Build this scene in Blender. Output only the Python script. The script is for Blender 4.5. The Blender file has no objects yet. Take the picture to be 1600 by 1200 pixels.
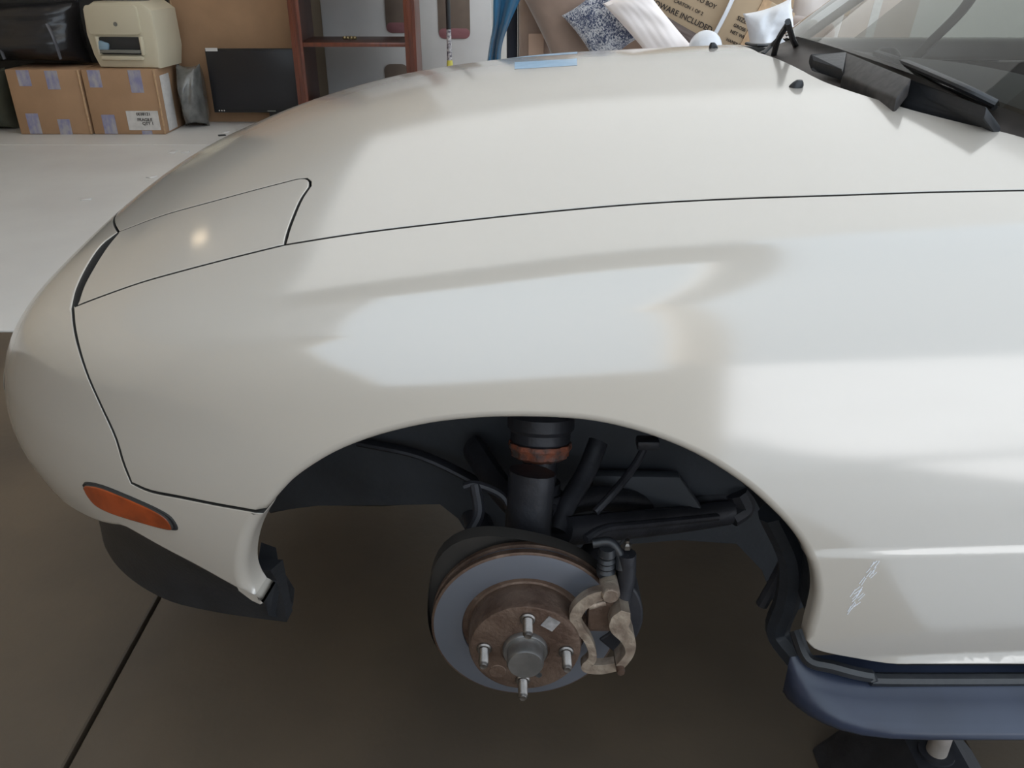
import bpy, bmesh, math, random
import numpy as np
from mathutils import Vector, Matrix, Euler, geometry as geo
random.seed(7)
SC = bpy.context.scene
C = SC.collection
PI = math.pi
# ------------------------------------------------------------------ camera
PITCH, FPX = math.radians(27.3), 1300.0
CAMP = np.array([-.016, -1.503, 1.113])
cam = bpy.data.cameras.new('camera'); camo = bpy.data.objects.new('camera', cam); C.objects.link(camo)
camo.location = CAMP; camo.rotation_euler = (PI/2 - PITCH, 0, 0)
cam.sensor_width = 36; cam.lens = 36*FPX/1600; cam.clip_start = .02; cam.clip_end = 200
SC.camera = camo
# ------------------------------------------------------------------ world and lights
w = bpy.data.worlds.new('overcast_sky'); SC.world = w; w.use_nodes = True
bg = w.node_tree.nodes['Background']; bg.inputs[0].default_value = (.77, .885, 1, 1); bg.inputs[1].default_value = 2.0
sl = bpy.data.lights.new('sun', 'SUN'); sl.energy = 15; sl.angle = .02; sl.color = (1, .97, .94)
so = bpy.data.objects.new('sun', sl); C.objects.link(so); so.rotation_euler = (0, math.radians(-44), math.radians(-10))
wl = bpy.data.lights.new('warm_bulb', 'POINT'); wl.shadow_soft_size = .08; wl.energy = 1.2; wl.color = (1, .78, .52)
wo = bpy.data.objects.new('warm_bulb', wl); C.objects.link(wo); wo.location = (-3.3, 3.7, 2.7)
SC.view_settings.view_transform = 'Standard'; SC.view_settings.look = 'None'
SC.view_settings.gamma = 1; SC.view_settings.use_curve_mapping = False
SC.view_settings.exposure = -.08
# ------------------------------------------------------------------ materials
MATS = {}
def mat(name, col, rough=.6, metal=0, noise=0, nscale=8, bump=0, bscale=40, spec=.5, coat=0, coat_ior=1.5, col2=None, emis=None, stretch=None, sheen=0):
    if name in MATS: return MATS[name]
    m = bpy.data.materials.new(name); m.use_nodes = True; nt = m.node_tree; b = nt.nodes['Principled BSDF']
    def inp(k, v):
        if k in b.inputs: b.inputs[k].default_value = v
    inp('Base Color', (*col, 1)); inp('Roughness', rough); inp('Metallic', metal); inp('Specular IOR Level', spec)
    inp('Coat Weight', coat); inp('Coat Roughness', .12); inp('Coat IOR', coat_ior); inp('Sheen Weight', sheen)
    tc = nt.nodes.new('ShaderNodeTexCoord'); mp = nt.nodes.new('ShaderNodeMapping'); nt.links.new(tc.outputs['Object'], mp.inputs[0])
    if stretch: mp.inputs['Scale'].default_value = stretch
    if noise or col2:
        n = nt.nodes.new('ShaderNodeTexNoise'); n.inputs['Scale'].default_value = nscale; n.inputs['Detail'].default_value = 6
        nt.links.new(mp.outputs[0], n.inputs['Vector'])
        r = nt.nodes.new('ShaderNodeValToRGB'); r.color_ramp.elements[0].position = .35; r.color_ramp.elements[1].position = .65
        a = col; c2 = col2 if col2 else tuple(max(0, c*(1-noise)) for c in col)
        r.color_ramp.elements[0].color = (*c2, 1); r.color_ramp.elements[1].color = (*a, 1)
        nt.links.new(n.outputs['Fac'], r.inputs[0]); nt.links.new(r.outputs[0], b.inputs['Base Color'])
    if bump:
        n2 = nt.nodes.new('ShaderNodeTexNoise'); n2.inputs['Scale'].default_value = bscale; n2.inputs['Detail'].default_value = 4
        nt.links.new(mp.outputs[0], n2.inputs['Vector'])
        bp = nt.nodes.new('ShaderNodeBump'); bp.inputs['Strength'].default_value = bump; bp.inputs['Distance'].default_value = .01
        nt.links.new(n2.outputs['Fac'], bp.inputs['Height']); nt.links.new(bp.outputs[0], b.inputs['Normal'])
    MATS[name] = m; return m
PAINT = mat('white_car_paint', (.425, .385, .335), .45, coat=1, coat_ior=2.05, spec=.3)
INNER = mat('inner_shade', (.03, .03, .03), .8)
SEAM = mat('gap_shade', (.02, .018, .015), .9)  # shade in the panel gaps put into the colour of their walls
LINER = mat('wheel_well_liner', (.022, .026, .034), .55, noise=.4, nscale=14, bump=.2)
BLKPL = mat('black_plastic', (.02, .021, .024), .42, noise=.3, nscale=30, bump=.06, bscale=150)
SKIRT = mat('dark_skirt_plastic', (.026, .034, .06), .32, noise=.25, nscale=12)
AMBER = mat('amber_lens', (.33, .055, .010), .22, noise=.45, nscale=30, coat=.6)
RUST = mat('rusty_iron', (.17, .115, .085), .55, metal=.55, col2=(.085, .05, .035), nscale=22, bump=.25, bscale=120)
STEEL = mat('bright_steel', (.26, .24, .225), .42, metal=1, noise=.25, nscale=40)
DISC = mat('worn_disc_face', (.24, .26, .31), .42, metal=.75, noise=.15, nscale=5)
BRASS = mat('gold_zinc_iron', (.46, .38, .30), .48, metal=.6, col2=(.24, .18, .14), nscale=45, bump=.3, bscale=90)
DARKMET = mat('dark_metal', (.035, .035, .042), .5, metal=.3, noise=.4, nscale=20, bump=.2)
ORANGE = mat('orange_collar', (.30, .08, .035), .6, col2=(.07, .055, .05), nscale=60, bump=.4, bscale=90)
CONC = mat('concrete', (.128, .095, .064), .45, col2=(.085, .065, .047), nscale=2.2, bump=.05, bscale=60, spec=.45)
CONC3 = mat('lit_far_concrete', (.68, .665, .64), .45, col2=(.60, .58, .56), nscale=1.6, bump=.05, bscale=60)  # paler slabs, with the far floor's brighter light put into the colour
CONC2 = mat('pale_concrete', (.74, .75, .77), .8, noise=.2, nscale=2)  # on the slabs past the door, daylight put into the colour
JOINT = mat('joint_filler', (.02, .017, .015), .9)
WALLM = mat('tan_wall', (.42, .35, .265), .8, noise=.08, nscale=1.5)
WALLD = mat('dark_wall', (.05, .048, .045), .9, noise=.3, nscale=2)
WALLW = mat('white_wall', (.72, .70, .66), .85, noise=.05, nscale=1.5)
CEIL = mat('ceiling_board', (.88, .87, .85), .9, noise=.06, nscale=1)
CARD = mat('cardboard', (.43, .262, .15), .8, noise=.12, nscale=5, bump=.1, bscale=30)
CARD2 = mat('cardboard_edge', (.55, .36, .21), .85, noise=.2, nscale=60)
CARDP = mat('pale_cardboard', (.45, .33, .21), .8, noise=.12, nscale=4)
INK = mat('black_ink', (.035, .025, .02), .8)
def tape_mat():
    m = mat('printed_tape', (.42, .40, .42), .35, col2=(.24, .24, .40), nscale=26, bump=.1, stretch=(1, 1, .5)); return m
TAPE = tape_mat()
PAPER = mat('white_label', (.66, .64, .62), .6, noise=.12, nscale=30)
BEIGE = mat('beige_printer_plastic', (.62, .56, .42), .45, noise=.05, nscale=3)
SCREEN = mat('matt_black_screen', (.012, .012, .016), .35)
MONB = mat('monitor_plastic', (.01, .01, .012), .35)
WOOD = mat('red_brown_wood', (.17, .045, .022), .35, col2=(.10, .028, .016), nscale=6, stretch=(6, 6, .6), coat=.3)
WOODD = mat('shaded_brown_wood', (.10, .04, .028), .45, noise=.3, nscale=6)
WHITEP = mat('white_panel', (.66, .65, .64), .6, noise=.08, nscale=3)
TAUPE = mat('taupe_fabric', (.19, .145, .115), .85, noise=.12, nscale=10)
MAUVE = mat('mauve_print', (.26, .11, .12), .7)
BLUE = mat('blue_fabric', (.012, .12, .24), .65, noise=.3, nscale=4, bump=.2, bscale=8, sheen=.3)
NAVY = mat('dark_navy_fabric', (.015, .018, .03), .8)
SOFA = mat('brown_velvet', (.30, .205, .155), .8, noise=.18, nscale=9, bump=.3, bscale=14, sheen=.5)
CUSH = mat('cream_cotton', (.93, .85, .82), .8, noise=.05, nscale=5, bump=.3, bscale=10)
BAG = mat('white_plastic_bag', (.75, .76, .79), .3, noise=.15, nscale=9, bump=.6, bscale=12, coat=.4)
BLKBAG = mat('black_bin_bag', (.012, .012, .015), .28, bump=1.0, bscale=7, coat=.3)
CLEARW = mat('grey_plastic_wrap', (.20, .20, .19), .22, noise=.5, nscale=9, bump=.6, bscale=20, coat=.6)
GREENG = mat('grey_green_cloth', (.12, .125, .09), .9, noise=.3, nscale=6)
GOLD = mat('gold_trinket', (.45, .35, .18), .4, metal=.6, noise=.5, nscale=60)
YELLOW = mat('yellow_tip', (.60, .55, .10), .5)
SEAT = mat('seat_cloth', (.09, .085, .08), .85, noise=.2, nscale=20)
DASH = mat('dashboard_vinyl', (.055, .055, .06), .55, bump=.1, bscale=150)
GREYTR = mat('grey_trim', (.20, .20, .18), .4, noise=.2, nscale=10)
CASTER = mat('pale_steel_stand', (.30, .26, .23), .6, noise=.3, nscale=30)
def pattern_mat():
    m = bpy.data.materials.new('leaf_print_fabric'); m.use_nodes = True; nt = m.node_tree; b = nt.nodes['Principled BSDF']
    tc = nt.nodes.new('ShaderNodeTexCoord'); v = nt.nodes.new('ShaderNodeTexVoronoi'); v.inputs['Scale'].default_value = 26; v.inputs['Randomness'].default_value = .6
    n = nt.nodes.new('ShaderNodeTexNoise'); n.inputs['Scale'].default_value = 30
    mx = nt.nodes.new('ShaderNodeMix'); mx.data_type = 'VECTOR'; mx.inputs[0].default_value = .12
    nt.links.new(tc.outputs['Object'], mx.inputs[4]); nt.links.new(n.outputs['Color'], mx.inputs[5]); nt.links.new(mx.outputs[1], v.inputs['Vector'])
    r = nt.nodes.new('ShaderNodeValToRGB'); r.color_ramp.interpolation = 'LINEAR'
    r.color_ramp.elements[0].position = .40; r.color_ramp.elements[0].color = (.045, .06, .12, 1)
    r.color_ramp.elements[1].position = .62; r.color_ramp.elements[1].color = (.60, .60, .62, 1)
    nt.links.new(v.outputs['Distance'], r.inputs[0]); nt.links.new(r.outputs[0], b.inputs['Base Color']); b.inputs['Roughness'].default_value = .85
    return m
PATT = pattern_mat()
def glass_mat(name, tint, mirror=.0):
    m = bpy.data.materials.new(name); m.use_nodes = True; nt = m.node_tree; nt.nodes.remove(nt.nodes['Principled BSDF'])
    out = nt.nodes['Material Output']; t = nt.nodes.new('ShaderNodeBsdfTransparent'); t.inputs[0].default_value = (*tint, 1)
    g = nt.nodes.new('ShaderNodeBsdfGlossy'); g.inputs['Roughness'].default_value = .01; g.inputs[0].default_value = (1, 1, 1, 1)
    fr = nt.nodes.new('ShaderNodeFresnel'); fr.inputs[0].default_value = 1.45; mx = nt.nodes.new('ShaderNodeMixShader')
    nt.links.new(fr.outputs[0], mx.inputs[0]); nt.links.new(t.outputs[0], mx.inputs[1]); nt.links.new(g.outputs[0], mx.inputs[2]); nt.links.new(mx.outputs[0], out.inputs[0])
    return m
def fill_sheet_mat():
    m = bpy.data.materials.new('fill_light_sheet'); m.use_nodes = True; nt = m.node_tree; nt.nodes.remove(nt.nodes['Principled BSDF'])
    t = nt.nodes.new('ShaderNodeBsdfTranslucent'); t.inputs[0].default_value = (.19, .187, .18, 1); d = nt.nodes.new('ShaderNodeBsdfDiffuse'); d.inputs[0].default_value = (.55, .55, .53, 1)
    mx = nt.nodes.new('ShaderNodeAddShader'); nt.links.new(t.outputs[0], mx.inputs[0]); nt.links.new(d.outputs[0], mx.inputs[1]); nt.links.new(mx.outputs[0], nt.nodes['Material Output'].inputs[0]); return m
FILLSHEET = fill_sheet_mat()
GLASS = glass_mat('windscreen_glass', (.48, .49, .46)); LENS = glass_mat('clear_lens', (.8, .8, .78))
# ------------------------------------------------------------------ generic helpers
def rays(u, v):
    c, s = math.cos(PITCH), math.sin(PITCH); a = (np.asarray(u, float)-800)/FPX; b = (600-np.asarray(v, float))/FPX
    return np.stack([a, c+b*s, -s+b*c], -1)
def at(u, v, x=None, y=None, z=None):
    d = rays(u, v)
    t = (y-CAMP[1])/d[1] if y is not None else ((z-CAMP[2])/d[2] if z is not None else (x-CAMP[0])/d[0])
    return Vector(CAMP + d*t)
def obj(name, bm, m=None, parent=None, smooth=True, label=None, loc=None, rot=None, auto=None):
    me = bpy.data.meshes.new(name)
    if isinstance(bm, bmesh.types.BMesh):
        bmesh.ops.recalc_face_normals(bm, faces=bm.faces); bm.to_mesh(me); bm.free()
    else:
        me.from_pydata([tuple(p) for p in bm[0]], [], bm[1]); me.update()
    ms = m if isinstance(m, (list, tuple)) else [m]
    for k in ms:
        if k: me.materials.append(k)
    if smooth:
        me.polygons.foreach_set('use_smooth', [True]*len(me.polygons))
        if auto is None: auto = 35
        me.set_sharp_from_angle(angle=math.radians(auto))
    o = bpy.data.objects.new(name, me); C.objects.link(o)
    if parent is not None: o.parent = parent
    if label: o['label'] = label
    if loc is not None: o.location = loc
    if rot is not None: o.rotation_euler = rot
    return o
def tag(o, label, cat, group=None):
    o['label'] = label; o['category'] = cat
    if group: o['group'] = group
    return o
def empty(name, loc, label, cat, rot=(0, 0, 0), group=None):
    o = bpy.data.objects.new(name, None); C.objects.link(o); o.location = loc; o.rotation_euler = rot; o.empty_display_size = .1
    return tag(o, label, cat, group)
def struct(o): o['kind'] = 'structure'; return o
def box(sx, sy, sz, loc=(0, 0, 0), bev=0, seg=2, bm=None, rot=None):
    b = bm or bmesh.new(); r = bmesh.ops.create_cube(b, size=1); vs = r['verts']
    bmesh.ops.scale(b, vec=(sx, sy, sz), verts=vs)
    if bev:
        es = list({e for v in vs for e in v.link_edges})
        bmesh.ops.bevel(b, geom=es, offset=bev, segments=seg, affect='EDGES', profile=.5)
        vs = [v for v in b.verts if v.index == -1 or v in vs] if bm is None else [v for v in b.verts if not v.tag]
        if bm is None: vs = list(b.verts)
    if rot is not None: bmesh.ops.rotate(b, cent=(0, 0, 0), matrix=Euler(rot).to_matrix(), verts=vs)
    bmesh.ops.translate(b, vec=loc, verts=vs)
    for v in b.verts: v.tag = True
    return b
def lathe(prof, n=48, axis='z', bm=None, loc=(0, 0, 0)):
    """prof: list of (radius, height)"""
    b = bm or bmesh.new(); rings = []
    for (r, h) in prof:
        if r < 1e-6:
            p = (0, 0, h); p = {'z': p, 'y': (0, h, 0), 'x': (h, 0, 0)}[axis]
            rings.append([b.verts.new(Vector(p)+Vector(loc))]); continue
        ring = []
        for i in range(n):
            a = 2*PI*i/n; c_, s_ = r*math.cos(a), r*math.sin(a)
            p = {'z': (c_, s_, h), 'y': (c_, h, s_), 'x': (h, c_, s_)}[axis]
            ring.append(b.verts.new(Vector(p)+Vector(loc)))
        rings.append(ring)
    for A, B_ in zip(rings, rings[1:]):
        for i in range(n):
            j = (i+1) % n
            a0, a1 = (A[0], A[0]) if len(A) == 1 else (A[i], A[j]); b0, b1 = (B_[0], B_[0]) if len(B_) == 1 else (B_[i], B_[j])
            f = [a0, a1, b1, b0]; g = []
            for q in f:
                if q not in g: g.append(q)
            if len(g) > 2:
                try: b.faces.new(g)
                except ValueError: pass
    return b
def catmull(pts, n=6, closed=False):
    P = [np.array(p, float) for p in pts]; out = []; N = len(P)
    for i in range(N if closed else N-1):
        p0 = P[i-1] if (i > 0 or closed) else 2*P[0]-P[1]; p1 = P[i]; p2 = P[(i+1) % N]
        p3 = P[(i+2) % N] if (i+2 < N or closed) else 2*P[-1]-P[-2]
        for k in range(n):
            t = k/n; out.append(.5*((2*p1)+(-p0+p2)*t+(2*p0-5*p1+4*p2-p3)*t*t+(-p0+3*p1-3*p2+p3)*t**3))
    if not closed: out.append(P[-1])
    return out
def tube(pts, rad, n=10, bm=None, smooth=5, squash=1.0):
    b = bm or bmesh.new()
    if smooth: pts = catmull(pts, smooth)
    pts = [Vector(p) for p in pts]; N = len(pts)
    rr = rad if callable(rad) else (lambda t: rad)
    up = Vector((0, 0, 1)); rings = []
    for i, p in enumerate(pts):
        d = (pts[min(i+1, N-1)]-pts[max(i-1, 0)]).normalized()
        a = d.cross(up)
        if a.length < .05: a = d.cross(Vector((1, 0, 0)))
        a.normalize(); c_ = a.cross(d).normalized(); r = rr(i/(N-1)); up = c_
        rings.append([b.verts.new(p+a*(r*math.cos(2*PI*k/n))+c_*(r*squash*math.sin(2*PI*k/n))) for k in range(n)])
    for A, B_ in zip(rings, rings[1:]):
        for k in range(n): b.faces.new((A[k], A[(k+1) % n], B_[(k+1) % n], B_[k]))
    b.faces.new(rings[0]); b.faces.new(rings[-1][::-1])
    return b
def prism(outline, thick, bev=0, bm=None, axis='y'):
    """outline in 2-D (a,b) -> plane (x,z) extruded along y by thick (centred)"""
    b = bm or bmesh.new()
    def P3(a, c_, h): return {'y': (a, h, c_), 'z': (a, c_, h), 'x': (h, a, c_)}[axis]
    A = [b.verts.new(P3(a, c_, -thick/2)) for a, c_ in outline]; B_ = [b.verts.new(P3(a, c_, thick/2)) for a, c_ in outline]
    n = len(A); f1 = b.faces.new(A); f2 = b.faces.new(B_[::-1]); es = list(f1.edges)+list(f2.edges)
    for i in range(n): b.faces.new((A[i], B_[i], B_[(i+1) % n], A[(i+1) % n]))
    if bev: bmesh.ops.bevel(b, geom=es, offset=bev, segments=2, affect='EDGES', profile=.5)
    return b
def mv(b, loc=(0, 0, 0), rot=None):
    if rot is not None: bmesh.ops.rotate(b, cent=(0, 0, 0), matrix=Euler(rot).to_matrix(), verts=b.verts)
    bmesh.ops.translate(b, vec=loc, verts=b.verts); return b
def rrect(w_, h_, r, n=6):
    o = []
    for cx, cy, a0 in ((w_/2-r, h_/2-r, 0), (-w_/2+r, h_/2-r, 90), (-w_/2+r, -h_/2+r, 180), (w_/2-r, -h_/2+r, 270)):
        for k in range(n+1):
            a = math.radians(a0+90*k/n); o.append((cx+r*math.cos(a), cy+r*math.sin(a)))
    return o
def pillow(w_, h_, d_, seed=0, n=26, wr=.02):
    """soft cushion in the xz plane, thickness along y"""
    rnd = random.Random(seed); ph = [rnd.uniform(0, 6) for _ in range(6)]
    vs, fs = [], []
    for side in (-1, 1):
        for i in range(n+1):
            for j in range(n+1):
                a, c_ = 2*i/n-1, 2*j/n-1
                th = (max(0, 1-abs(a)**2.6)*max(0, 1-abs(c_)**2.6))**.5
                pin = 1-.10*(1-abs(c_)**2)*abs(a)**3; pin2 = 1-.10*(1-abs(a)**2)*abs(c_)**3
                q_ = math.sin(2.3*a-1.7*c_+ph[3]); wv = wr*(math.sin(3.1*a+2.2*c_+ph[0]+1.5*q_)+.5*math.sin(6*a-4*c_+ph[1]+2*q_)+.3*abs(math.sin(9*c_+3*a*q_+ph[2])))*th
                vs.append((a*w_/2*pin, side*(d_/2*th+.004)+wv*side, c_*h_/2*pin2))
    m_ = (n+1)*(n+1)
    for s in range(2):
        for i in range(n):
            for j in range(n):
                q = [s*m_+i*(n+1)+j, s*m_+(i+1)*(n+1)+j, s*m_+(i+1)*(n+1)+j+1, s*m_+i*(n+1)+j+1]
                fs.append(q if s == 0 else q[::-1])
    ring = [(i, 0) for i in range(n)]+[(n, j) for j in range(n)]+[(i, n) for i in range(n, 0, -1)]+[(0, j) for j in range(n, 0, -1)]
    for k in range(len(ring)):
        a, b_ = ring[k], ring[(k+1) % len(ring)]; ia, ib = a[0]*(n+1)+a[1], b_[0]*(n+1)+b_[1]
        fs.append([ib, ia, m_+ia, m_+ib])
    return vs, fs
def text_mesh(s, size):
    cu = bpy.data.curves.new('txt', 'FONT'); cu.body = s; cu.size = size; cu.extrude = .0008; cu.offset = size*.012
    o = bpy.data.objects.new('txt', cu); C.objects.link(o); dg = bpy.context.evaluated_depsgraph_get()
    me = bpy.data.meshes.new_from_object(o.evaluated_get(dg)); bpy.data.objects.remove(o); return me
def put_text(s, size, m, parent, loc, rot=(PI/2, 0, 0), name='printed_text'):
    me = text_mesh(s, size); me.name = name; me.materials.clear(); me.materials.append(m)
    o = bpy.data.objects.new(name, me); C.objects.link(o); o.parent = parent; o.location = loc; o.rotation_euler = rot
    return o

# ------------------------------------------------------------------ car body surface (implicit, metres)
def pchip(xs, ys, x):
    xs = np.array(xs, float); ys = np.array(ys, float); h = np.diff(xs); d = np.diff(ys)/h
    m = np.zeros_like(ys); m[1:-1] = (d[:-1]*h[1:]+d[1:]*h[:-1])/(h[:-1]+h[1:]); m[0] = d[0]; m[-1] = d[-1]
    x = np.clip(x, xs[0], xs[-1]); i = np.clip(np.searchsorted(xs, x)-1, 0, len(h)-1); t = (x-xs[i])/h[i]
    return (2*t**3-3*t*t+1)*ys[i]+(t**3-2*t*t+t)*h[i]*m[i]+(-2*t**3+3*t*t)*ys[i+1]+(t**3-t*t)*h[i]*m[i+1]
def sstep(a, b, x):
    t = np.clip((x-a)/(b-a), 0, 1); return t*t*(3-2*t)
HX = [-1.0, -.82, -.7, -.60, -.5, -.3, 0, .3, .6, 1.2]; HZ = [.50, .622, .708, .787, .833, .897, .944, .962, .972, .972]
ZX = [.2, .36, .42, .52, .62, .72, .82, .92, 1.1]; ZW = [.74, .795, .81, .826, .832, .821, .800, .762, .64]
WX = [-.3, 0, .35, .7, 1.2]; WW = [0, 0, -.012, -.025, -.03]
LZ = [.2, .36, .45, .55, .62, .68, .75, .9]; LL = [.66, .73, .765, .812, .80, .785, .788, .70]; NN = 2.48
def body(p):
    x, Y, z = p[..., 0], np.abs(p[..., 1]), p[..., 2]
    H = pchip(HX, HZ, x)-.17*Y*Y
    fb = H-z
    fade = sstep(.28, .42, x)
    W = pchip(ZX, ZW, z)+pchip(WX, WW, x)
    W = W+.0035*sstep(.571, .557, z)*(.5+.5*fade)*sstep(.2, .3, x)+.010*sstep(.396, .372, z)*sstep(.34, .5, x)
    L = pchip(LZ, LL, z)
    r = ((Y/W)**NN+(np.maximum(-x, 0)/L)**NN)**(1/NN)
    fa = (1-r)*.8
    k = .09; h = np.maximum(k-np.abs(fa-fb), 0)/k
    return np.minimum(fa, fb)-h*h*h*k/6
def grad(p, e=2e-4):
    g = np.stack([body(p+np.eye(3)[i]*e)-body(p-np.eye(3)[i]*e) for i in range(3)], -1)
    return -g/np.linalg.norm(g, axis=-1, keepdims=True)
def cast(uv):
    uv = np.array(uv, float); d = rays(uv[:, 0], uv[:, 1]); ts = np.linspace(.3, 3, 300)
    val = body(CAMP+d[:, None, :]*ts[None, :, None]); hit = (val > 0).any(1); i = np.where(hit, np.argmax(val > 0, 1), np.argmax(val, 1))
    lo = ts[np.maximum(i-1, 0)]; hi = ts[i]
    for _ in range(28):
        mid = (lo+hi)/2; g = body(CAMP+d*mid[:, None]) > 0; hi = np.where(g & hit, mid, hi); lo = np.where(g | ~hit, lo, mid)
    return CAMP+d*hi[:, None]
CC = np.array([.15, -.1, .55])
def frame(D):
    D = np.array(D, float); D /= np.linalg.norm(D); a = np.cross(D, (0, 0, 1) if abs(D[2]) < .9 else (1, 0, 0)); a /= np.linalg.norm(a); return D, a, np.cross(D, a)
def to2(p, fr):
    D, a, b = fr; q = p-CC; q = q/np.linalg.norm(q, axis=-1, keepdims=True)
    th = np.arccos(np.clip(q@D, -1, 1)); s, t = q@a, q@b; n = np.sqrt(s*s+t*t)+1e-12
    return np.stack([th*s/n, th*t/n], -1)
def from2(st, fr):
    D, a, b = fr; th = np.linalg.norm(st, axis=-1)+1e-12; e = (st[..., :1]*a+st[..., 1:]*b)/th[..., None]
    q = np.cos(th)[..., None]*D+np.sin(th)[..., None]*e
    ts = np.linspace(.1, 1.5, 90); v = body(CC+q[:, None, :]*ts[None, :, None]) < 0; i = np.argmax(v, 1); lo = ts[np.maximum(i-1, 0)]; hi = ts[i]
    for _ in range(24):
        m_ = (lo+hi)/2; g = body(CC+q*m_[:, None]) < 0; hi = np.where(g, m_, hi); lo = np.where(g, lo, m_)
    return CC+q*hi[:, None]
def inpoly(pts, poly):
    x, y = pts[:, 0], pts[:, 1]; c_ = np.zeros(len(pts), bool); n = len(poly)
    for i in range(n):
        x1, y1 = poly[i]; x2, y2 = poly[(i+1) % n]
        if y1 == y2: continue
        c_ ^= ((y1 > y) != (y2 > y)) & (x < (x2-x1)*(y-y1)/(y2-y1)+x1)
    return c_
def resample(P, step):
    P = np.array(P); out = []; carry = 0
    seg = np.linalg.norm(np.diff(P, axis=0), axis=1); L = seg.sum(); n = max(1, int(round(L/step))); cum = np.r_[0, np.cumsum(seg)]
    ss = np.linspace(0, L, n+1)
    return np.stack([np.interp(ss, cum, P[:, k]) for k in range(3)], -1)
def panel(name, segs, D, parent, m=PAINT, step=.014, grid=.020, label=None, depth=.016, lift=0, mirror=False, extra=None, join_mirror=False, gap=.0013, seam_from=False):
    """segs: list of (list of 3-D points, edge radius); closed loop"""
    fr = frame(D); B3, RR = [], []
    for pts, r in segs:
        q = resample(pts, step)[:-1]; B3 += list(q); RR += [r]*len(q)
    B3 = np.array(B3); RR = np.array(RR); n = len(B3)
    st = to2(B3, fr)
    B3 = from2(st, fr)
    # in-surface outward direction at each boundary vertex
    tang = np.roll(B3, -1, 0)-np.roll(B3, 1, 0); tang /= np.linalg.norm(tang, axis=1, keepdims=True)+1e-12
    N = grad(B3); out = np.cross(tang, N)
    area = .5*np.sum(st[:, 0]*np.roll(st[:, 1], -1)-np.roll(st[:, 0], -1)*st[:, 1])
    fl = np.cross(fr[1], fr[2])@fr[0]
    if area*fl < 0: out = -out
    onplane = (np.abs(B3[:, 1]) < 1e-3) if join_mirror else np.zeros(n, bool)
    ins = B3-out*(gap+RR)[:, None]*(~onplane)[:, None]
    st = to2(ins, fr); B3 = from2(st, fr); N = grad(B3)
    lo, hi = st.min(0), st.max(0); gx, gy = np.meshgrid(np.arange(lo[0], hi[0], grid), np.arange(lo[1], hi[1], grid))
    gx = gx+(np.arange(gx.shape[0])[:, None] % 2)*grid/2
    G = np.stack([gx.ravel(), gy.ravel()], -1)
    if extra is not None: G = np.concatenate([G, to2(np.array(extra), fr)])
    G = G[inpoly(G, st)]
    dd = np.min(np.linalg.norm(G[:, None, :]-st[None, :, :], axis=2), axis=1); G = G[dd > grid*.45]
    allp = np.concatenate([st, G]); ed = [(i, (i+1) % n) for i in range(n)]
    vo, eo, fo, ov, _, _ = geo.delaunay_2d_cdt([Vector(p) for p in allp], ed, [], 1, 1e-7)
    keep = np.array([[v.x, v.y] for v in vo]); P3 = from2(keep, fr); N3 = grad(P3)
    idx = [-1]*n
    for k, o_ in enumerate(ov):
        for q in o_:
            if q < n: idx[q] = k
    verts = [p+nn*lift for p, nn in zip(P3, N3)]; norms = list(N3); faces = []
    for f in fo:
        a, b_, c_ = (np.array(verts[f[0]]), np.array(verts[f[1]]), np.array(verts[f[2]]))
        f = list(f)
        if np.dot(np.cross(b_-a, c_-a), N3[f[0]]) < 0: f = f[::-1]
        faces.append(f)
    prev = idx; base = [np.array(verts[i]) for i in idx]; nskin = None; DK = []
    steps = [(.38, .076, .38), (.71, .29, .78), (.92, .62, 1.18), (1, 1, 1.45), (1, None, 1.5)]
    for (fx, fd, ang) in steps:
        cur = []
        if fd is None or fx == .92: nskin = nskin or len(faces)
        for i in range(n):
            if onplane[i]: 
                cur.append(prev[i]); continue
            r = RR[i]; dp = depth if fd is None else r*fd
            if fd is None: dp = max(depth, r*1.2)
            cur.append(len(verts)); verts.append(base[i]+out[i]*r*fx-N[i]*dp); norms.append(N[i]*math.cos(ang)+out[i]*math.sin(ang))
        for i in range(n):
            j = (i+1) % n; q = []
            for z_ in (prev[i], prev[j], cur[j], cur[i]):
                if z_ not in q: q.append(z_)
            if len(q) > 2:
                a, b_, c_ = (verts[q[0]], verts[q[1]], verts[q[2]]); nn = norms[q[-1]]
                if np.dot(np.cross(b_-a, c_-a), nn) < 0: q = q[::-1]
                faces.append(q); DK.append(RR[i] < .005)
        prev = cur
    nb = len(faces)-len(DK); ROUND = [False]*nb+DK
    if seam_from: ROUND = [False]*len(faces)
    verts = np.array(verts); norms = np.array(norms)
    def build(V, Nn, F):
        me = bpy.data.meshes.new(name); me.from_pydata(V.tolist(), [], F); me.update(); me.materials.append(m); me.materials.append(SEAM)
        mi = [1 if k_ % len(faces) >= nskin and ROUND[k_ % len(faces)] else 0 for k_ in range(len(F))]; me.polygons.foreach_set('material_index', mi)
        me.polygons.foreach_set('use_smooth', [True]*len(me.polygons)); me.normals_split_custom_set_from_vertices([tuple(a) for a in Nn])
        o = bpy.data.objects.new(name, me); C.objects.link(o); o.parent = parent
        if label: o['label'] = label
        return o
    if join_mirror:
        V2 = verts*[1, -1, 1]; N2 = norms*[1, -1, 1]; k = len(verts); F2 = [[i+k for i in f[::-1]] for f in faces]
        return build(np.concatenate([verts, V2]), np.concatenate([norms, N2]), faces+F2)
    o = build(verts, norms, faces)
    if mirror: return o, build(verts*[1, -1, 1], norms*[1, -1, 1], [f[::-1] for f in faces])
    return o
def pix(pts, n=6, sm=True): return cast(catmull(pts, n) if sm else pts)
def surf(pts, D, n=6):
    fr = frame(D); return from2(to2(np.array(catmull(pts, n)), fr), fr)

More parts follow.
